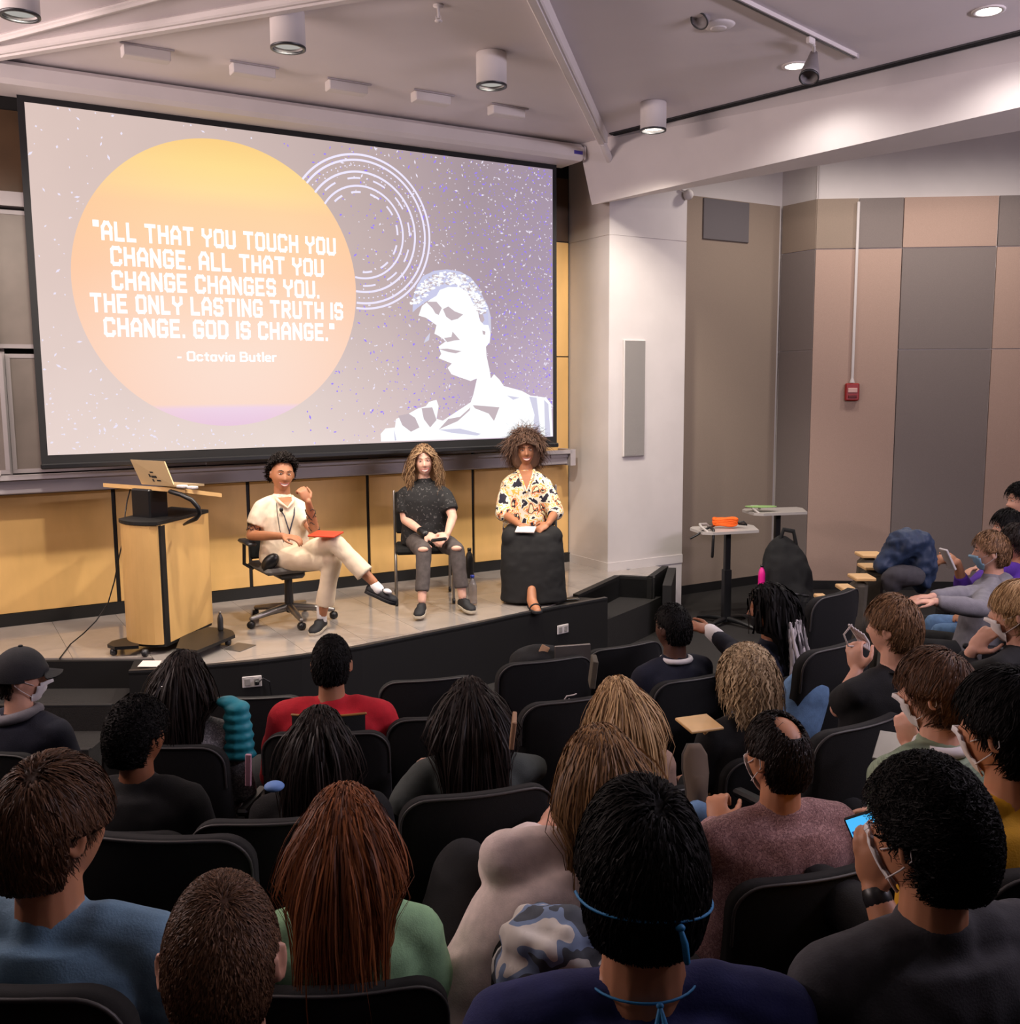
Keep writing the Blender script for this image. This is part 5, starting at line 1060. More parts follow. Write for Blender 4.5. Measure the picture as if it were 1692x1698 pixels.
def neck_v(b, I, g, tone, depth, w=.05, y0=.075, y1=.150):
    P = lambda t, x, y: I['hip'] + I['spine'] * t + I['ax'] * x + I['fw'] * y - g
    mb = MB(); q = [P(1.0, -w, y0 - .01), P(1.0, w, y0 - .01), P(.93, w * .85, y0 + .035), P(depth, 0, y1), P(.93, -w * .85, y0 + .035)]; mb.prism([q[0], q[4], q[3], q[2], q[1]], I['fw'] * .006); mb.build('open_neckline', skin(tone), b)
    for s_ in (-1, 1): mb = MB(); mb.tube([P(1.0, s_ * (w + .015), y0 - .03), P(.94, s_ * w * 1.05, y0 + .045), P(depth - .02, 0, y1 + .006)], [.013, .012, .006], 8); mb.build('lapel', I['lapel'], b, True)
g3 = I3['org']; I3['lapel'] = M_floral; neck_v(b3, I3, g3, 'warm', .70, .055, .07, .150); I1['lapel'] = M_cream; neck_v(b1, I1, g1, 'warm', .86, .05, .075, .135)
for nm in 'RL':
    sh_0, el_0, wr_0, _a = I1['arms'][nm]; rt_ = random.Random(ord(nm)); mb = MB()
    for k in range(26 if nm == 'L' else 16):
        lo_, hi_ = (el_0, wr_0) if nm == 'L' else (sh_0 * .45 + el_0 * .55, el_0); t = rt_.random() * .8 + .05; dd = nrm(hi_ - lo_); c = lo_ + (hi_ - lo_) * t - g1; s1_ = nrm(np.cross(dd, (0, 0, 1.) if abs(dd[2]) < .8 else (1., 0, 0))); s2_ = np.cross(dd, s1_); A0 = rt_.random() * 6.28; rr = (.039 - .008 * t) if nm == 'L' else .0455
        mb.tube([c + (s1_ * math.cos(A0 + u) + s2_ * math.sin(A0 + u)) * rr + dd * (.012 * math.sin(u * 5)) for u in np.linspace(0, .9, 6)], .0035, 5)
    o = mb.build('tattoo', mat('tattoo_ink', sr(74, 52, 42), .6), b1, True); o['kind'] = 'stuff'
mb = MB(); kR, kL, hp = I3['legs']['R'][1] - g3, I3['legs']['L'][1] - g3, I3['hip'] - g3
mb.ell(hp + np.array([0, -.02, .02]), (.19, .16, .12), rotz(.05)); mb.tube([hp + np.array([-.09, 0, 0]), kR], [.11, .085], 14); mb.tube([hp + np.array([.09, 0, 0]), kL], [.11, .085], 14)
kc = (kR + kL) / 2; hm = [(kc + np.array([0, .10, .055]), .20, .10), (kc + np.array([0, .04, .03]), .25, .13), (kc + np.array([0.0, .0, -.10]), .262, .135), (kc + np.array([.0, -.01, -.25]), .268, .15), (np.array([kc[0] + .01, kc[1] - .01, .10]), .27, .17), (np.array([kc[0] + .01, kc[1] - .01, .02]), .28, .18)]
loft(mb, hm, np.array([1., 0, 0]), np.array([0, 1., 0]), 28)
sk = mb.build('skirt', mat('skirt_black', sr(18, 17, 18), .85), b3); remesh(sk, .014, 4, .5, (.012, .08))
shoe(b3, g3, I3['legs']['R'][2] + np.array([.02, -.06, -.02]), (.25, -.95, 0), M_shoe, M_shoe, name='sandal', flat=True)
mb = MB(); a_ = I3['legs']['R'][2] - g3 + np.array([.02, -.06, -.02]); d = nrm((.25, -.95, 0)); mb.tube([a_ + np.array([0, .04, .06]), a_ - np.array([0, 0, .02]), a_ + d * .10 - np.array([0, 0, .068]), a_ + d * .17 - np.array([0, 0, .072])], [.036, .042, .044, .03], 12); mb.build('foot', skin('warm'), b3, True)
mb = MB(); s_ = nrm(np.cross(d, (0, 0, 1.))); c = a_ + d * .10 - np.array([0, 0, .07]); mb.tube([c + s_ * .045 * math.cos(t) + np.array([0, 0, 1]) * .046 * math.sin(t) + d * .02 * math.sin(t) for t in np.linspace(0, PI, 9)], .007, 6); mb.build('sandal_strap', M_shoe, b3, True)
mb = MB(); mb.box((0, 0, 0), (.16, .11, .008), hrot(-.2) @ rotx(.3)); tag(mb.build('paper_sheet', mat('paper', sr(214, 204, 198), .8), loc=tuple(W2((872, 878, 8.08)))), 'folded white paper under the hands of the right speaker', 'paper')
# ============================================================ THE AUDIENCE
D = math.radians
def cloth(name, c, **k): return mat('cloth_' + name, sr(*c), k.pop('rough', .88), var=k.pop('var', .08), scale=k.pop('scale', 30), bump=k.pop('bump', .12), bscale=k.pop('bscale', 220), **k)
K_navy = cloth('navy', (18, 22, 40)); K_black = cloth('black', (14, 14, 16)); K_red = cloth('red', (190, 22, 40), bump=.1); K_char = cloth('charcoal', (44, 44, 50)); K_blue = cloth('steel_blue', (112, 148, 176))
K_greyk = patches('grey_marl_knit', [(0, sr(120, 116, 118)), (.47, sr(70, 68, 72)), (.53, sr(150, 146, 146))], 120, dist=.1); K_mauve = patches('mauve_marl_knit', [(0, sr(150, 112, 112)), (.46, sr(112, 80, 82)), (.54, sr(170, 132, 130))], 130, dist=.1)
K_white = cloth('cream_wool', (226, 208, 202)); K_mint = cloth('mint', (160, 206, 160)); K_sage = cloth('sage', (136, 152, 128), stretch=(1, 1, 12), scale=14, var=.25); K_yellow = cloth('mustard', (214, 158, 28)); K_purple = cloth('purple', (84, 44, 150)); K_hood = cloth('grey_fleece', (128, 126, 132))
K_denim = cloth('denim', (96, 130, 168), var=.15); K_denimk = cloth('black_denim', (54, 54, 60), var=.15); K_navy2 = cloth('royal_navy', (30, 38, 92)); K_tan = cloth('sand_blouse', (160, 132, 116)); K_khaki = cloth('khaki', (196, 178, 150)); K_grn = cloth('dark_green_grey', (66, 72, 70))
H_black = hair_mat('jet', sr(9, 8, 8), sr(24, 21, 21), .6, .12); H_dk = hair_mat('espresso', sr(16, 12, 11), sr(44, 33, 29), .5, .18); H_br = hair_mat('chestnut', sr(58, 40, 30), sr(112, 80, 58)); H_aub = hair_mat('auburn', sr(78, 40, 22), sr(150, 88, 48)); H_blo = hair_mat('blonde', sr(120, 88, 58), sr(212, 176, 128)); H_ash = hair_mat('sandy', sr(120, 98, 72), sr(206, 182, 146)); H_mix = hair_mat('brown_blond_ends', sr(72, 50, 36), sr(160, 120, 78)); H_lbr = hair_mat('light_brown', sr(84, 60, 42), sr(146, 110, 78)); H_buzz = hair_mat('short_brown', sr(72, 50, 38), sr(128, 94, 70))
H_braid = hair_mat('grey_braids', sr(60, 56, 58), sr(226, 218, 218)); 
def tier(p):
    R = math.hypot(p[0] - AC[0], p[1] - AC[1]); z = FL
    for r0, zz in TIERS:
        if R > r0: z = zz
    return z
def face_yaw(p, tgt=(-1.0, 8.3)): return math.atan2(-(tgt[0] - p[0]), tgt[1] - p[1])
AUD = {}
def aud(key, label, head, tone='light', dyaw=0, dh=0, seatback=None, **k):
    hd = at(*head); fl = tier(hd); h = hd[2] - fl
    if not 1.06 < h < 1.36: fl = hd[2] - 1.2
    y = face_yaw(hd) + D(dyaw); k.setdefault('hpitch', -.06)
    b, I = person(label, head, y, fl, tone, hyaw=y + D(dh), group=None, **k); I['floor'] = fl; I['yaw'] = y; AUD[key] = (b, I); return b, I
def sh_(m, **k): d = dict(mat=m, sleeve=1.9, hem=-.12, vox=.014); d.update(k); return d
PK = dict(mat=K_black, vox=.024, disp=None)
def HS(m, **k): d = dict(mat=m, style='short', n=2600, L=.05, th=.016, w=.004); d.update(k); return d
BK = (-.10, -.085, .04, .105)
def HL_(m, L=.36, **k):
    d = dict(mat=m, style='long', n=3200, L=L, th=.014, w=.005, back=BK, volume=[((0, -.0, .05), .078, .085), ((0, -.0, 0), .088, .09), ((0, 0, -.07), .092, .065), ((0, 0, -.16), .10, .045), ((0, 0, -.24), .09, .03)]); d.update(k)
    return d
def vol(I_yaw, rows):   # volume rows given as (lateral, forward, z, rx, ry)
    ax = np.array([math.cos(I_yaw), math.sin(I_yaw), 0]); fw = np.array([-math.sin(I_yaw), math.cos(I_yaw), 0])
    return [(ax * a + fw * f + np.array([0, 0, z]), rx, ry) for a, f, z, rx, ry in rows]
def longhair(head, m, L=.36, dyaw=0, dh=0, w0=.088, w1=.12, **k):
    y = face_yaw(at(*head)) + D(dyaw + dh); q = HL_(m, L, **k)
    q['volume'] = vol(y, [(0, -.02, .06, .070, .075), (0, -.025, .0, w0, .082), (0, -.04, -.07, (w0 + w1) / 2 - .006, .07), (0, -.065, -.15, w1 - .01, .05), (0, -.085, -L * .62, w1 - .01, .035), (0, -.09, -L * .8, w1 * .8, .02)]); return q
# ---- front row
h = (34, 1124, 4.2); b, I = aud('cap', 'person in black cap and dark navy jacket at the far left of the front row', h, 'light', dh=-48, hair=HS(H_dk, n=800, L=.03, th=.008), shirt=sh_(K_navy, puff=.012), pants=PK, mask=(M_mask, 0), vox=.009)
M_cap = cloth('cap_black', (34, 34, 38)); mb = MB(); dv, fc = sph(40, 30); sel = dv[:, 2] > -.02 + .1 * dv[:, 1]; P_ = head_pts(dv, 1.0) + dv * .022; mb.add(P_ @ I['Rh'].T + I['hd'] - I['org'], [f for f in fc if all(sel[i] for i in f)]); co = mb.build('cap', M_cap, b, True)
mb = MB(); V = [I['hl']((.075 * math.sin(t) , .095 + (.075 * math.cos(t)) * q, .035 - .012 * q - .02 * abs(math.sin(t)) + w)) for w in (0, .005) for q in (0., 1.) for t in np.linspace(-1.45, 1.45, 13)]
n_ = 13; F = []
for w in (0, 1):
    o_ = w * 26; F += [[o_ + i, o_ + i + 1, o_ + 13 + i + 1, o_ + 13 + i] for i in range(12)]
F += [[13 + i, 14 + i, 40 + i, 39 + i] for i in range(12)]; mb.add(V, F); mb.build('cap_visor', M_cap, co, True)
mb = MB(); mb.ell(I['hl']((0, -.0, .143)), (.010, .010, .005)); mb.build('cap_button', M_cap, co, True)
mb = MB(); c = I['nb'] - I['org']; mb.tube([c + np.array([.085 * math.cos(t), .07 * math.sin(t) - .01, .005 + .02 * math.cos(t)]) for t in np.linspace(0, 6.28, 20)], .024, 10); mb.build('hood', K_hood, b, True)
h = (304, 1132, 4.0); b, I = aud('clip', 'woman with long dark hair held by a shiny claw clip, in grey marled sweater', h, 'light', hair=longhair(h, H_dk, .34, w1=.09), shirt=sh_(K_greyk), pants=PK)
e = MB(); c = I['hl']((0, -.125, -.02))
for k in range(5): e.tube([c + np.array([x, -.012 * math.cos(x * 30), .02 - .008 * k * 0 + (k - 2) * .012 - abs(x) * .3]) for x in np.linspace(-.032, .032, 6)], .003, 6)
e.build('hair_clip', mat('clip_silver', sr(180, 186, 180), .2, metal=.8), b, True)
h = (550, 1102, 4.05); b, I = aud('red', 'person with cropped black hair in a bright red shirt with a black embroidered yoke', h, 'olive', hair=HS(H_black, n=2600, L=.018, th=.008, style='buzz', w=.004), shirt=sh_(K_red, wide=1.25, sleeve=1.2, puff=.014), pants=PK, sw=1.12, fatneck=.95)
sp = I['spine']; q_ = lambda t, x, y: I['hip'] + sp * t + I['ax'] * x + I['fw'] * y - I['org']
mb = MB(); 
pts_ = [q_(.90 - .0 * abs(x), x, -.125 + 1.2 * x * x) for x in np.linspace(-.15, .15, 13)]
mb.tube([p + np.array([0, 0, .03]) for p in pts_], .006, 6); mb.build('gold_trim', mat('gold_thread', sr(150, 100, 40), .5), b, True)
mb = MB(); V = [p + np.array([0, -.002, .028 - k * .05]) - I['fw'] * (.004 + .008 * k) for k in range(4) for p in pts_]; mb.add(V, [[k * 13 + i, k * 13 + i + 1, k * 13 + 14 + i, k * 13 + 13 + i] for k in range(3) for i in range(12)]); mb.build('yoke', K_black, b, True)
h = (1116, 1042, 4.85); b, I = aud('collar', 'person with cropped black hair, navy sweater and white shirt collar', h, 'deep', hair=HS(H_black, n=2200, L=.016, th=.010, style='buzz'), shirt=sh_(K_navy), pants=PK, dh=8)
mb = MB(); c = I['nb'] - I['org']; mb.tube([c + I['ax'] * .074 * math.cos(t) + I['fw'] * (.066 * math.sin(t) - .01) + np.array([0, 0, .012]) for t in np.linspace(0, 6.28, 22)], .014, 8); mb.build('shirt_collar', M_mask, b, True)
h = (1278, 1012, 4.7); b, I = aud('braids', 'woman with long black braids fading to grey, head turned left, navy jacket', h, 'brown', dyaw=12, dh=38, hair=dict(mat=H_black, style='braid', n=420, L=.24, th=.016, w=.010, back=(-.10, -.03, .05, .13), face_clear=True, volume=vol(face_yaw(at(*h)) + D(50), [(0, -.03, .05, .07, .075), (0, -.03, -.03, .085, .085), (0, -.05, -.12, .09, .07), (0, -.06, -.2, .08, .05)])), shirt=sh_(K_navy), pants=PK, mask=(M_maskk, 0), vox=.007,
    arms=dict(L=dict(el=(1215, 1078, 4.85), wr=(1178, 1046, 5.05), hd=(-.9, .2, .25), hup=(.2, -.5, .8), thumb=1, curl=.25, spread=1.6, sleeve=1.8)))
mb = MB(); a_ = I['arms']['L']; mb.tube([a_[1] * .35 + a_[2] * .65 - I['org'], a_[2] - I['org']], [.043, .038], 12); mb.build('cuff', M_mask, b, True)
r_ = np.random.default_rng(4); mb = MB()     # frosted braid ends
for k in range(150):
    a0 = r_.uniform(-1.15, 1.15); rr = .105 + .02 * r_.random(); p0 = I['hl']((rr * math.sin(a0), -rr * math.cos(a0) - .02, -.04 - .05 * r_.random())); pts_ = [p0]
    for j in range(7): pts_.append(pts_[-1] + np.array([r_.normal() * .006, r_.normal() * .006, -.034]) - I['fw'] * .004)
    mb.tube(pts_, [.0075 * (1 + .3 * (j % 2)) for j in range(8)], 5)
o = mb.build('braid_ends', H_braid, b, True); o['kind'] = 'stuff'
h = (1644, 916, 6.1); b, I = aud('hoodie', 'person in grey hoodie with light blue mask, in profile facing left', h, 'light', dyaw=6, dh=4, face=True, hair=HS(H_lbr, n=1800, L=.04, th=.018, w=.006), shirt=sh_(K_hood, puff=.006, sleeve=1.95), pants=PK, mask=(M_maskb, 0), vox=.008,
    arms=dict(L=dict(el=(1615, 985, 5.9), wr=(1545, 990, 5.7), hd=(-1, -.1, 0), hup=(0, 0, 1), thumb=1), R=dict(el=(1625, 1010, 5.5), wr=(1550, 998, 5.5), hd=(-1, .1, 0), hup=(0, 0, 1), thumb=-1)))
mb = MB(); c = I['nb'] - I['org'] - I['fw'] * .05; mb.ell(c + np.array([0, 0, -.02]), (.10, .07, .06), rotz(I['yaw'])); o = mb.build('hood', K_hood, b, True)
h = (1688, 902, 6.55); b, I = aud('purple', 'person in purple sweater behind the grey hoodie, holding a phone', h, 'tan', dyaw=8, hair=HS(H_dk, n=1500, th=.02, L=.09, w=.006), shirt=sh_(K_purple, puff=.008, sleeve=1.6), pants=dict(mat=K_denim, vox=.024, disp=None), vox=.008,
    arms=dict(L=dict(sh=(1650, 948, 6.4), el=(1600, 985, 6.3), wr=(1588, 932, 6.2), hd=(-.8, 0, .2), hup=(0, -.6, .6), thumb=1, curl=.8)))
mb = MB(); mb.box((0, 0, 0), (.015, .08, .15), hrot(.2) @ roty(-.5), .003); o = mb.build('smartphone', M_white, loc=tuple(at(1572, 927, 6.15))); tag(o, 'white phone held up by the person in purple', 'phone')
h = (1672, 876, 7.0); aud('blackmask', 'person with black hair and black mask in profile at the right edge', h, 'light', dyaw=8, face=True, hair=HS(H_black, n=1800, th=.02, L=.06, w=.006), shirt=sh_(K_black), pants=PK, mask=(M_maskk, 0), vox=.009)
h = (1694, 832, 7.5); aud('topright', 'person with black hair farthest back at the right edge, above the others', h, 'light', dyaw=8, face=True, hair=HS(H_black, n=1600, th=.026, L=.06, w=.007, style='curly', curl=.006), shirt=sh_(K_black), pants=PK, vox=.010)
# ---- second row
h = (228, 1222, 3.35); aud('curlydark', 'person with short dark curly hair and black jacket, left, in deep shadow', h, 'brown', dh=-25, hair=dict(mat=H_black, style='curly', n=2600, L=.05, th=.022, w=.005, curl=.006), shirt=sh_(K_black, puff=.014), pants=PK)
h = (530, 1236, 3.25); aud('sheen', 'person with glossy straight dark hair sitting behind the red shirt', h, 'tan', hair=longhair(h, H_dk, .30, w1=.085, part_=.02), shirt=sh_(K_black, puff=.008), pants=PK)
h = (780, 1182, 3.6); b, I = aud('darklong', 'woman with very long straight dark hair and dark grey top, hands raised at left', h, 'pale', hair=longhair(h, H_dk, .50, w1=.12, n=4200), shirt=sh_(K_grn, puff=.006), pants=dict(mat=K_denim, vox=.024, disp=None), vox=.007,
    arms=dict(L=dict(el=(672, 1330, 3.45), wr=(682, 1300, 3.75), hd=(.35, .3, .75), hup=(-.8, -.3, .3), thumb=1, curl=.9), R=dict(el=(885, 1275, 3.75), wr=(800, 1290, 4.0))))
h = (1026, 1178, 3.75); aud('blonde', 'woman with long straight blonde hair and sand-coloured blouse', h, 'light', hair=longhair(h, H_blo, .44, w0=.09, w1=.095, n=4200), shirt=sh_(K_tan, puff=.004), pants=PK)
h = (1240, 1126, 4.05); b, I = aud('wavy', 'woman with wavy sandy hair and dark jacket, jeans knee raised beside her', h, 'light', dh=20, hair=dict(mat=H_ash, style='long', n=3400, L=.14, th=.030, w=.008, curl=.007, lift=.5, grav=.42, volume=vol(face_yaw(at(*h)) + D(20), [(0, -.02, .07, .08, .085), (0, -.025, 0, .100, .10), (0, -.03, -.07, .100, .09), (0, -.03, -.12, .08, .07)])), shirt=sh_(K_black, puff=.012), pants=dict(mat=K_denim, vox=.018, wide=1.6), legs=dict(R=dict(kn=(1338, 1148, 4.25), an=(1290, 1260, 4.5)), L=dict(kn=(1250, 1190, 4.5))))
h = (1482, 1042, 3.8); b, I = aud('tee', 'man with short light brown hair and black tee shirt, holding a mask by his face', h, 'light', dyaw=-6, dh=22, hair=HS(H_lbr, n=3200, L=.045, th=.016), shirt=sh_(K_black, sleeve=.72, wide=1.15), pants=PK, sw=1.1, vox=.007,
    arms=dict(L=dict(el=(1392, 1175, 3.85), wr=(1422, 1112, 3.95), hd=(-.1, .25, .9), hup=(-.6, -.7, .1), thumb=1, curl=.9), R=dict(sh=(1540, 1140, 3.7))))
mb = MB(); c = at(1420, 1052, 3.98) - I['org']
for k in range(6): mb.tube([c + np.array([-.03 + .012 * k, 0, .04 - .008 * k]), c + np.array([.0 + .012 * k, .02, -.0 - .008 * k]), c + np.array([.03 + .006 * k, .01, -.05 - .004 * k])], .005, 6)
mb.tube([c + np.array([-.02, 0, .04]), c + np.array([-.05, 0, -.0]), c + np.array([-.03, 0, -.05]), c + np.array([.02, 0, -.05])], .004, 6)
o = mb.build('held_mask', M_loop, None, True, loc=tuple(I['org'])); tag(o, 'crumpled pale mask held in the hand of the man in the black tee', 'mask')
mb = MB(); c = I['nb'] - I['org']; mb.tube([c + I['ax'] * .07 * math.cos(t) + I['fw'] * (.066 * math.sin(t) - .006) + np.array([0, 0, .004]) for t in np.linspace(3.0, 6.4, 14)], .006, 8); mb.build('lanyard', M_blackp, b, True)
h = (1690, 1016, 3.95); b, I = aud('maskhand', 'person with light brown hair and black top at the right edge, touching a mask', h, 'light', dyaw=14, dh=12, hair=HS(H_blo, n=3000, L=.09, th=.014, lineshift=.05), shirt=sh_(K_black), pants=PK, mask=(M_mask, -.012), vox=.007, face=True,
    arms=dict(L=dict(sh=(1660, 1110, 3.8), el=(1585, 1130, 4.05), wr=(1612, 1080, 3.98), hd=(.55, .0, .7), hup=(-.6, -.5, .3), thumb=1, curl=.6)))
# ---- third row
h = (572, 1398, 2.4); aud('auburn', 'woman with long straight auburn hair and mint green top', h, 'light', s=1.04, hair=longhair(h, H_aub, .36, w0=.10, w1=.135, n=6500, w=.004, th=.024), shirt=sh_(K_mint, sleeve=.9, puff=.004), pants=PK)
h = (992, 1288, 2.65); b, I = aud('cream', 'woman with brown hair lighter at the ends, leaning right in a cream sweater', h, 'light', dyaw=16, hroll=.20, hipx=-.42, tshift=(-.055, 0), hair=longhair(h, H_mix, .38, dyaw=16, w0=.10, w1=.125, n=6000, w=.004, th=.022), shirt=sh_(K_white, puff=.018, wide=1.2), pants=dict(mat=K_black, vox=.02, wide=1.35), s=1.02, shirt_disp=(.03, .13),
    legs=dict(L=dict(kn=(768, 1438, 2.85), an=(860, 1560, 3.2))), arms=dict(L=dict(sh=(838, 1425, 2.55), el=(850, 1440, 2.85), wr=(902, 1372, 2.95)), R=dict(sh=(955, 1400, 2.7))))
h = (1290, 1254, 2.75); b, I = aud('mauve', 'balding man with dark hair, mask loops and mauve marled sweater', h, 'tan', dh=12, hair=HS(H_dk, n=5200, L=.03, th=.010, w=.003, bald=((0, -.50, .87), .42), lineshift=.03), shirt=sh_(K_mauve, puff=.012, sleeve=1.95), pants=dict(mat=K_khaki, vox=.024), mask=(M_mask, 0), vox=.006, sw=1.1,
    arms=dict(L=dict(el=(1150, 1440, 2.75), wr=(1192, 1368, 3.0), hd=(.05, .6, .55), hup=(-.4, -.5, .7), thumb=1, curl=1.1)))
h = (1552, 1150, 2.95); b, I = aud('sage', 'young person with tousled brown hair, mask and sage shirt over a white tee', h, 'light', dyaw=8, dh=24, hair=HS(H_br, n=5200, L=.075, th=.022, w=.004), shirt=sh_(K_sage, puff=.010, sleeve=1.3), pants=PK, mask=(M_mask, 0), vox=.006,
    arms=dict(L=dict(el=(1470, 1290, 3.0), wr=(1512, 1242, 3.15), hd=(-.2, .1, .8), hup=(-.5, -.7, .2), thumb=1, curl=1.0)))
mb = MB(); c = I['nb'] - I['org']; mb.tube([c + I['ax'] * .076 * math.cos(t) + I['fw'] * (.068 * math.sin(t) - .008) + np.array([0, 0, .004]) for t in np.linspace(0, 6.28, 20)], .018, 8); mb.build('tee_collar', M_mask, b, True)
# ---- back rows
h = (86, 1376, 1.82); b, I = aud('bluetee', 'man with short brown hair in a washed blue tee shirt at the left edge', h, 'tan', dyaw=-8, dh=-20, s=1.06, hair=HS(H_br, n=9000, L=.05, th=.018, w=.003, lineshift=.0), shirt=sh_(K_blue, sleeve=.7, wide=1.2, vox=.009, puff=.012), pants=PK, sw=1.1, vox=.006, shirt_disp=(.014, .11))
h = (1672, 1212, 2.2); aud('mustard', 'person with black hair, white mask and mustard jacket cut by the right edge', h, 'tan', dh=20, hair=HS(H_black, n=7000, L=.05, th=.022, w=.0035), shirt=sh_(K_yellow, puff=.02, wide=1.15), sw=1.2, pants=PK, mask=(M_mask, 0), vox=.006, s=1.03, arms=dict(L=dict(el=(1600, 1500, 2.3), wr=(1630, 1480, 2.6))))
h = (1540, 1388, 1.66); b, I = aud('phone', 'person with curly black hair and black denim jacket holding up a lit phone', h, 'tan', dyaw=4, dh=18, s=1.0, hair=dict(mat=H_black, style='curly', n=9000, L=.045, th=.022, w=.003, curl=.005), shirt=sh_(K_denimk, puff=.014, sleeve=1.0, vox=.009), pants=PK, mask=(M_mask, 0), vox=.0055, sw=1.15,
    arms=dict(L=dict(el=(1500, 1600, 1.78), wr=(1450, 1475, 1.86), hd=(-.12, .1, .9), hup=(-.6, -.6, .1), thumb=1, curl=.55, hs=.92), R=dict(thick=1.1)))
mb = MB(); a_ = I['arms']['L']; d = nrm(a_[1] - a_[2]); mb.tube([a_[2] + d * .012 - I['org'], a_[2] + d * .028 - I['org']], .0285, 16); mb.build('watch_strap', M_blackp, b, True)
c = at(1444, 1398, 1.92); Rp = hrot(-.35) @ rotx(-.15) @ roty(-.45); ph = empty('smartphone', tuple(c), 0, 'black phone with a bright blue screen held up at lower right', 'phone')
mb = MB(); mb.box((0, 0, 0), (.062, .009, .125), Rp, .003); mb.build('case', M_blackp, ph); mb = MB(); mb.box(Rp @ np.array([0, -.0052, .002]), (.055, .0012, .112), Rp); so_ = mb.build('screen', glow('phone_screen', sr(80, 190, 255), 1.0), ph)
mb = MB()
for x, z, w, h_ in ((-.008, -.004, .012, .016), (.012, -.006, .012, .016), (0, .03, .05, .006), (0, -.045, .05, .02)): mb.box(Rp @ np.array([x, -.0062, z]), (w, .0008, h_), Rp)
mb.build('screen_content', glow('phone_dark', sr(24, 60, 130), 1.0), so_)['kind'] = 'stuff'
h = (1064, 1452, 1.52); b, I = aud('ties', 'person with short black hair and blue mask ties knotted behind, in a navy tee', h, 'tan', s=1.10, hair=HS(H_black, n=10000, L=.04, th=.022, w=.003), shirt=sh_(K_navy2, sleeve=.8, wide=1.15, vox=.009, puff=.008), pants=PK, sw=1.15, vox=.006, dyaw=-6, fatneck=1.05)
M_tie = mat('tie_blue', sr(40, 130, 190), .6); mb = MB()
mb.tube([I['hl']((.100 * math.sin(t), -.116 * math.cos(t) - .008, -.016 + .006 * math.cos(2 * t) - .006 * t)) for t in np.linspace(-1.5, 1.5, 25)], .0028, 6); k = I['hl']((.03, -.122, -.020)); mb.tube([k, k + np.array([.006, -.008, -.02]), k + np.array([.010, -.006, -.05])], [.004, .006, .0055], 6); mb.ell(k, (.008, .006, .006)); mb.build('mask_tie', M_tie, b, True); mb = MB()
mb.tube([I['hl']((.082 * math.sin(t), -.080 * math.cos(t) + .0, -.150)) for t in np.linspace(-1.3, 1.3, 15)], .0022, 6); k = I['hl']((.01, -.086, -.150)); mb.ell(k, (.006, .005, .005)); mb.tube([k, k + np.array([.006, -.02, -.02]), k + np.array([.004, -.03, -.06])], [.003, .005, .0045], 6); mb.tube([k, k + np.array([-.008, -.02, -.025]), k + np.array([-.014, -.03, -.06])], [.003, .0045, .004], 6)
mb.build('mask_tie', M_tie, b, True)
h = (368, 1592, 1.42); aud('buzz', 'man with closely cropped brown hair seen from behind at the bottom edge', h, 'light', s=1.08, dyaw=4, hair=dict(mat=H_buzz, style='buzz', n=16000, L=.016, th=.004, w=.0022, bald=None), shirt=sh_(K_char, vox=.014), pants=PK, vox=.0055, fatneck=1.05)
# ============================================================ HALL CHAIRS
lab = {'cap': 'the capped person', 'clip': 'the woman with the hair clip', 'red': 'the red shirt', 'collar': 'the person with the white collar', 'braids': 'the woman with braids', 'hoodie': 'the grey hoodie', 'purple': 'the purple sweater', 'blackmask': 'the black-masked person', 'topright': 'the farthest person at the right edge',
       'curlydark': 'the person with dark curls', 'sheen': 'the glossy dark-haired person', 'darklong': 'the woman with very long dark hair', 'blonde': 'the blonde woman', 'wavy': 'the wavy sandy-haired woman', 'tee': 'the man in the black tee', 'maskhand': 'the person touching the mask',
       'auburn': 'the auburn-haired woman', 'cream': 'the leaning woman in cream', 'mauve': 'the balding man in mauve', 'sage': 'the young person in sage', 'bluetee': 'the man in the blue tee', 'mustard': 'the person in mustard', 'phone': 'the person holding up a phone', 'ties': 'the person with blue mask ties', 'buzz': 'the cropped brown-haired man'}
for k, (b, I) in AUD.items():
    o = I['org']; f = I['fw']; p = o + I['ax'] * (-.16 if k == 'cream' else 0) - f * .17
    dz = I['nb'][2] - o[2] - 1.02
    chair('black auditorium chair holding ' + lab[k], (p[0], p[1], I['floor'] + min(max(dz * .5, -.05), .05)), I['yaw'])
EXTRA = [('empty black auditorium chair in front of and right of the red shirt', 715, 1130, 4.8, 14), ('empty black auditorium chair of the front row left of the red shirt', 420, 1160, 4.9, 4), ('black auditorium chair of the front row loaded with the black backpack', 912, 1098, 4.75, 22),
         ('empty black auditorium chair of the front row left of the white collar', 1045, 1073, 5.25, 30), ('empty black auditorium chair in the second row left of the blonde woman', 965, 1163, 4.02, 22),
         ('empty black auditorium chair beyond the very long dark hair', 745, 1193, 3.95, 12), ('empty black auditorium chair right of the man in the blue tee', 250, 1398, 2.5, -4), ('empty black auditorium chair left of the auburn-haired woman', 455, 1369, 2.72, 6), ('empty black auditorium chair in front of the leaning woman in cream', 800, 1322, 3.0, 16),
         ('empty black auditorium chair right of the balding man, behind the phone', 1450, 1204, 3.4, 32), ('empty black auditorium chair of the second row beside the braids', 1405, 1072, 4.25, 38), ('empty black auditorium chair in the front row past the braids', 1400, 985, 5.3, 44)]
for l, px, py, Y, a in EXTRA: chair_at(l, px, py, Y, D(a))
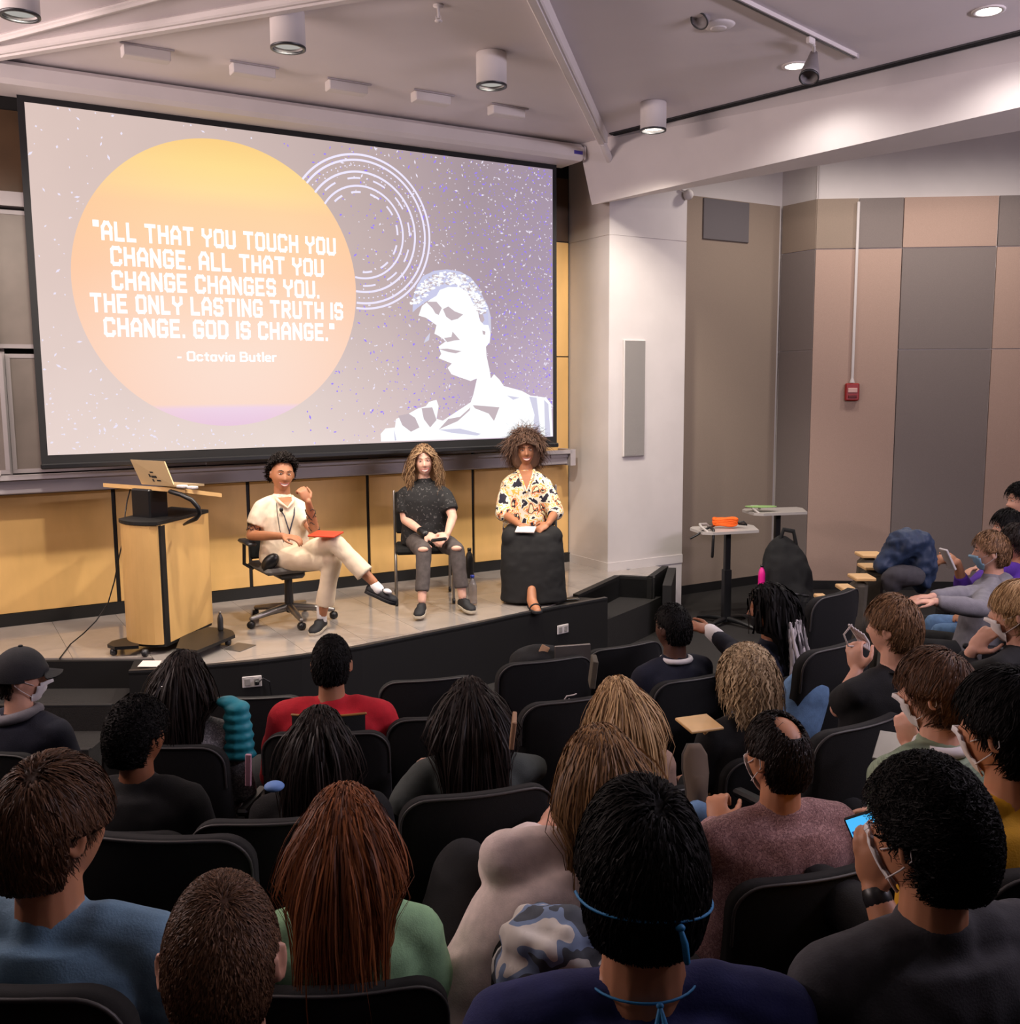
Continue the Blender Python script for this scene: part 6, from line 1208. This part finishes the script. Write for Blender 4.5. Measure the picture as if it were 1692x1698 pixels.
# wooden-topped tablet arms at the right end of the front rows
M_olive = cloth('olive_upholstery', (84, 78, 66))
for k, (x0, x1, y, Y) in enumerate(((1427, 1468, 922, 6.5), (1432, 1480, 942, 6.2), (1416, 1452, 960, 5.9), (1396, 1420, 978, 5.6), (1360, 1378, 995, 5.3))):
    A, B = at(x0, y, Y), at(x1, y, Y - .02); e = empty('folding_seat', tuple((A + B) / 2), 0, 'folded olive auditorium seat with a pale wooden top edge, ' + ('farthest', 'second farthest', 'middle', 'second nearest', 'nearest')[k] + ' of the right-hand file', 'seat', 'wooden-topped folded seats at the right')
    w = np.linalg.norm(B - A); mb = MB(); mb.box((0, .05, 0), (w, .16, .022), None, .005); mb.build('wooden_top', M_woodlt, e)
    mb = MB(); zf = FL - (A[2]); mb.box((-.02, .08, zf * .35 - .01), (w * .8, .10, -zf * .7), rotx(.12), .03); mb.build('seat_back', M_olive, e); mb = MB(); mb.box((0, .08, zf * .85), (.05, .05, -zf * .3)); mb.build('support', M_steel, e)
# ============================================================ BAGS, COATS AND SMALL THINGS
def blob(name, label, cat, c, r, m, vox=.012, parts=(), rot=0, disp=(.03, .09), build_extra=None):
    e = MB(); R = rotz(rot)
    for off, rr in parts: e.ell(R @ np.array(off), rr, R, 16, 12)
    if not parts: e.ell((0, 0, 0), r, R, 20, 14)
    o = e.build(name, m, loc=tuple(c)); remesh(o, vox, 3, .5, disp); return tag(o, label, cat)
c = at(1302, 972, 9.0) + np.array([0, 0, .10]); bp_ = blob('backpack', 'black patterned backpack with a pink bottle in its side pocket, below the side tables', 'backpack', c + np.array([0, 0, -.12]), None, K_black, parts=[((0, 0, 0), (.20, .14, .24)), ((.02, -.06, -.08), (.16, .12, .16)), ((-.02, .02, .14), (.14, .10, .14)), ((.1, 0, -.12), (.16, .13, .14))])
bp_.scale = (1.3, 1.15, 1.72); mb = MB(); mb.tube([(-.05, 0, .25), (-.02, 0, .32), (.05, 0, .31), (.07, 0, .24)], .014, 8); mb.build('top_handle', K_black, bp_, True)
mb = MB(); mb.tube([(-.12, -.17, -.02), (0, -.20, .0), (.14, -.17, -.02)], .006, 6); mb.build('zipper', M_steel, bp_, True); mb = MB(); mb.box((.02, -.17, -.10), (.24, .06, .16), None, .025); mb.build('front_pocket', K_black, bp_)
mb = MB(); r_ = random.Random(9)
for k in range(22): x, z = .03 + r_.random() * .14, -.16 + r_.random() * .26; mb.box((x, -.205, z * .6 - .06), (.022 * r_.random() + .008, .004, .02 * r_.random() + .006), rotz(.3))
o = mb.build('print', M_steel, bp_); o['kind'] = 'stuff'
bottle('magenta bottle beside the patterned backpack', at(1263, 974, 8.85), .95, mat('magenta', sr(226, 30, 140), .4), M_blackp, name='drink_bottle')
blob('winter_jacket', 'dark blue puffer jacket draped over a seat back at the right', 'jacket', at(1508, 915, 6.0), None, cloth('jacket_blue', (30, 48, 76), rough=.6), parts=[((0, 0, .05), (.15, .10, .09)), ((-.10, 0, -.03), (.10, .07, .07)), ((.08, 0, -.08), (.09, .09, .17)), ((-.17, -.02, -.08), (.06, .05, .05))], disp=(.05, .06))
blob('coat', 'grey coat lining folded over the seat below the blue jacket', 'coat', at(1500, 950, 5.9), None, cloth('coat_grey', (62, 60, 64)), parts=[((0, 0, -.02), (.13, .07, .07)), ((-.07, 0, -.05), (.07, .05, .08))])
c = at(893, 1098, 4.95); bg = blob('backpack', 'black backpack lying on the front-row chair with a tan tag', 'backpack', c, None, K_black, parts=[((0, 0, 0), (.15, .10, .09)), ((.06, 0, -.05), (.14, .10, .10)), ((-.09, 0, -.07), (.09, .09, .08))])
mb = MB(); mb.box((.03, -.05, .08), (.045, .004, .04), rotz(.2) @ roty(.5)); mb.build('paper_tag', mat('tag_tan', sr(214, 170, 130), .7), bg)
A = at(950, 1071, 4.9); lp2 = empty('laptop', tuple(A), .25, 'closed grey laptop standing on edge beside the black backpack in the front row', 'laptop'); mb = MB(); mb.box((0, 0, -.12), (.19, .012, .25), None, .003); mb.build('body', M_metal, lp2); mb = MB(); mb.box((0, .009, -.12), (.188, .004, .248)); mb.build('lid', M_metal, lp2)
M_teal = cloth('teal_nylon', (40, 150, 168), rough=.5, stretch=(1, 1, 6)); o = blob('puffer_vest', 'teal quilted jacket hanging between the grey sweater and the red shirt', 'jacket', at(394, 1200, 3.95), None, M_teal, parts=[((0, 0, .07 - .04 * k), (.055 + .004 * k, .05, .028)) for k in range(6)] + [((-.04, .01, .09), (.05, .04, .025))], disp=(.006, .05), vox=.008)
mb = MB(); mb.box((0, 0, 0), (.022, .01, .12), roty(.05), .003); tag(mb.build('folder', mat('pink_card', sr(226, 170, 190), .6), loc=tuple(at(412, 1277, 3.4))), 'narrow pink folder edge below the teal jacket', 'folder')
mb = MB(); mb.ell((0, 0, 0), (.032, .03, .016)); tag(mb.build('face_mask', mat('cap_sky', sr(110, 150, 214), .6), None, True, loc=tuple(at(455, 1304, 3.0))), 'small light blue rounded mask lying low in the second row', 'mask')
mb = MB(); mb.box((0, 0, 0), (.15, .14, .012), hrot(.35) @ rotx(.1), .003); mb.tube([(.03, .03, -.005), (.05, .05, -.2), (.05, .05, -.45)], .012, 8); tag(mb.build('writing_board', M_woodlt, loc=tuple(at(1160, 1200, 3.9))), 'pale wooden tablet arm in front of the wavy-haired woman', 'writing board')
for l, px, py, Y, w, h_ in (('tan upright edge of a folded tablet arm behind the very long dark hair', 851, 1218, 3.3, .016, .10), ('grey upright edge of a folded tablet arm behind the black backpack', 985, 1118, 4.1, .024, .12)):
    mb = MB(); mb.box((0, .04, 0), (w, .12, h_), roty(.12), .003); tag(mb.build('writing_board', mat('tan_edge', sr(150, 116, 88), .6) if px < 900 else M_olive, loc=tuple(at(px, py, Y))), l, 'writing board')
mb = MB(); c_ = np.array([0, 0, 0.]); mb.tube([(-.03, 0, -.01), (-.01, 0, .02), (.02, 0, .025), (.03, 0, .03)], .003, 6); mb.tube([(-.02, 0, -.01), (.0, 0, .008), (.015, 0, -.008)], .003, 6); tag(mb.build('cord', M_loop, None, True, loc=tuple(at(944, 1162, 4.06))), 'pale wire cord resting on the chair edge left of the blonde woman', 'cord')
# tablet computer held by the person in sage, crossed shoe of the mauve sweater man, scarf on the lap of the cream sweater
mb = MB(); mb.box((0, 0, 0), (.13, .16, .009), hrot(-.5) @ rotx(.3), .002); tag(mb.build('tablet_computer', M_metal, loc=tuple(at(1487, 1240, 3.2))), 'thin grey tablet computer in front of the sage shirt', 'tablet')
b, I = AUD['mauve']; sb = MB(); an = at(1158, 1352, 3.15); kn = at(1230, 1420, 3.3); sb.tube([kn - I['org'], an - I['org']], [.07, .05], 14); o = sb.build('raised_trouser_leg', K_denim, b, True)
shoe(b, I['org'], at(1164, 1342, 3.2), (-.02, .25, 1.), mat('suede_brown', sr(92, 78, 66), .9), mat('sole_dark', sr(60, 54, 50), .8), name='raised_shoe')
pl = patches('plaid_scarf', [(0, sr(220, 214, 204)), (.44, sr(120, 140, 170)), (.5, sr(70, 76, 84)), (.58, sr(206, 204, 196))], 7, dist=.3)
blob('scarf', 'white, blue and dark grey patterned scarf bundled beside the blue mask ties', 'scarf', at(925, 1590, 2.15), None, pl, parts=[((0, 0, .05), (.13, .10, .07)), ((-.06, 0, -.03), (.09, .09, .08)), ((.08, 0, -.04), (.08, .09, .09))], disp=(.05, .07))
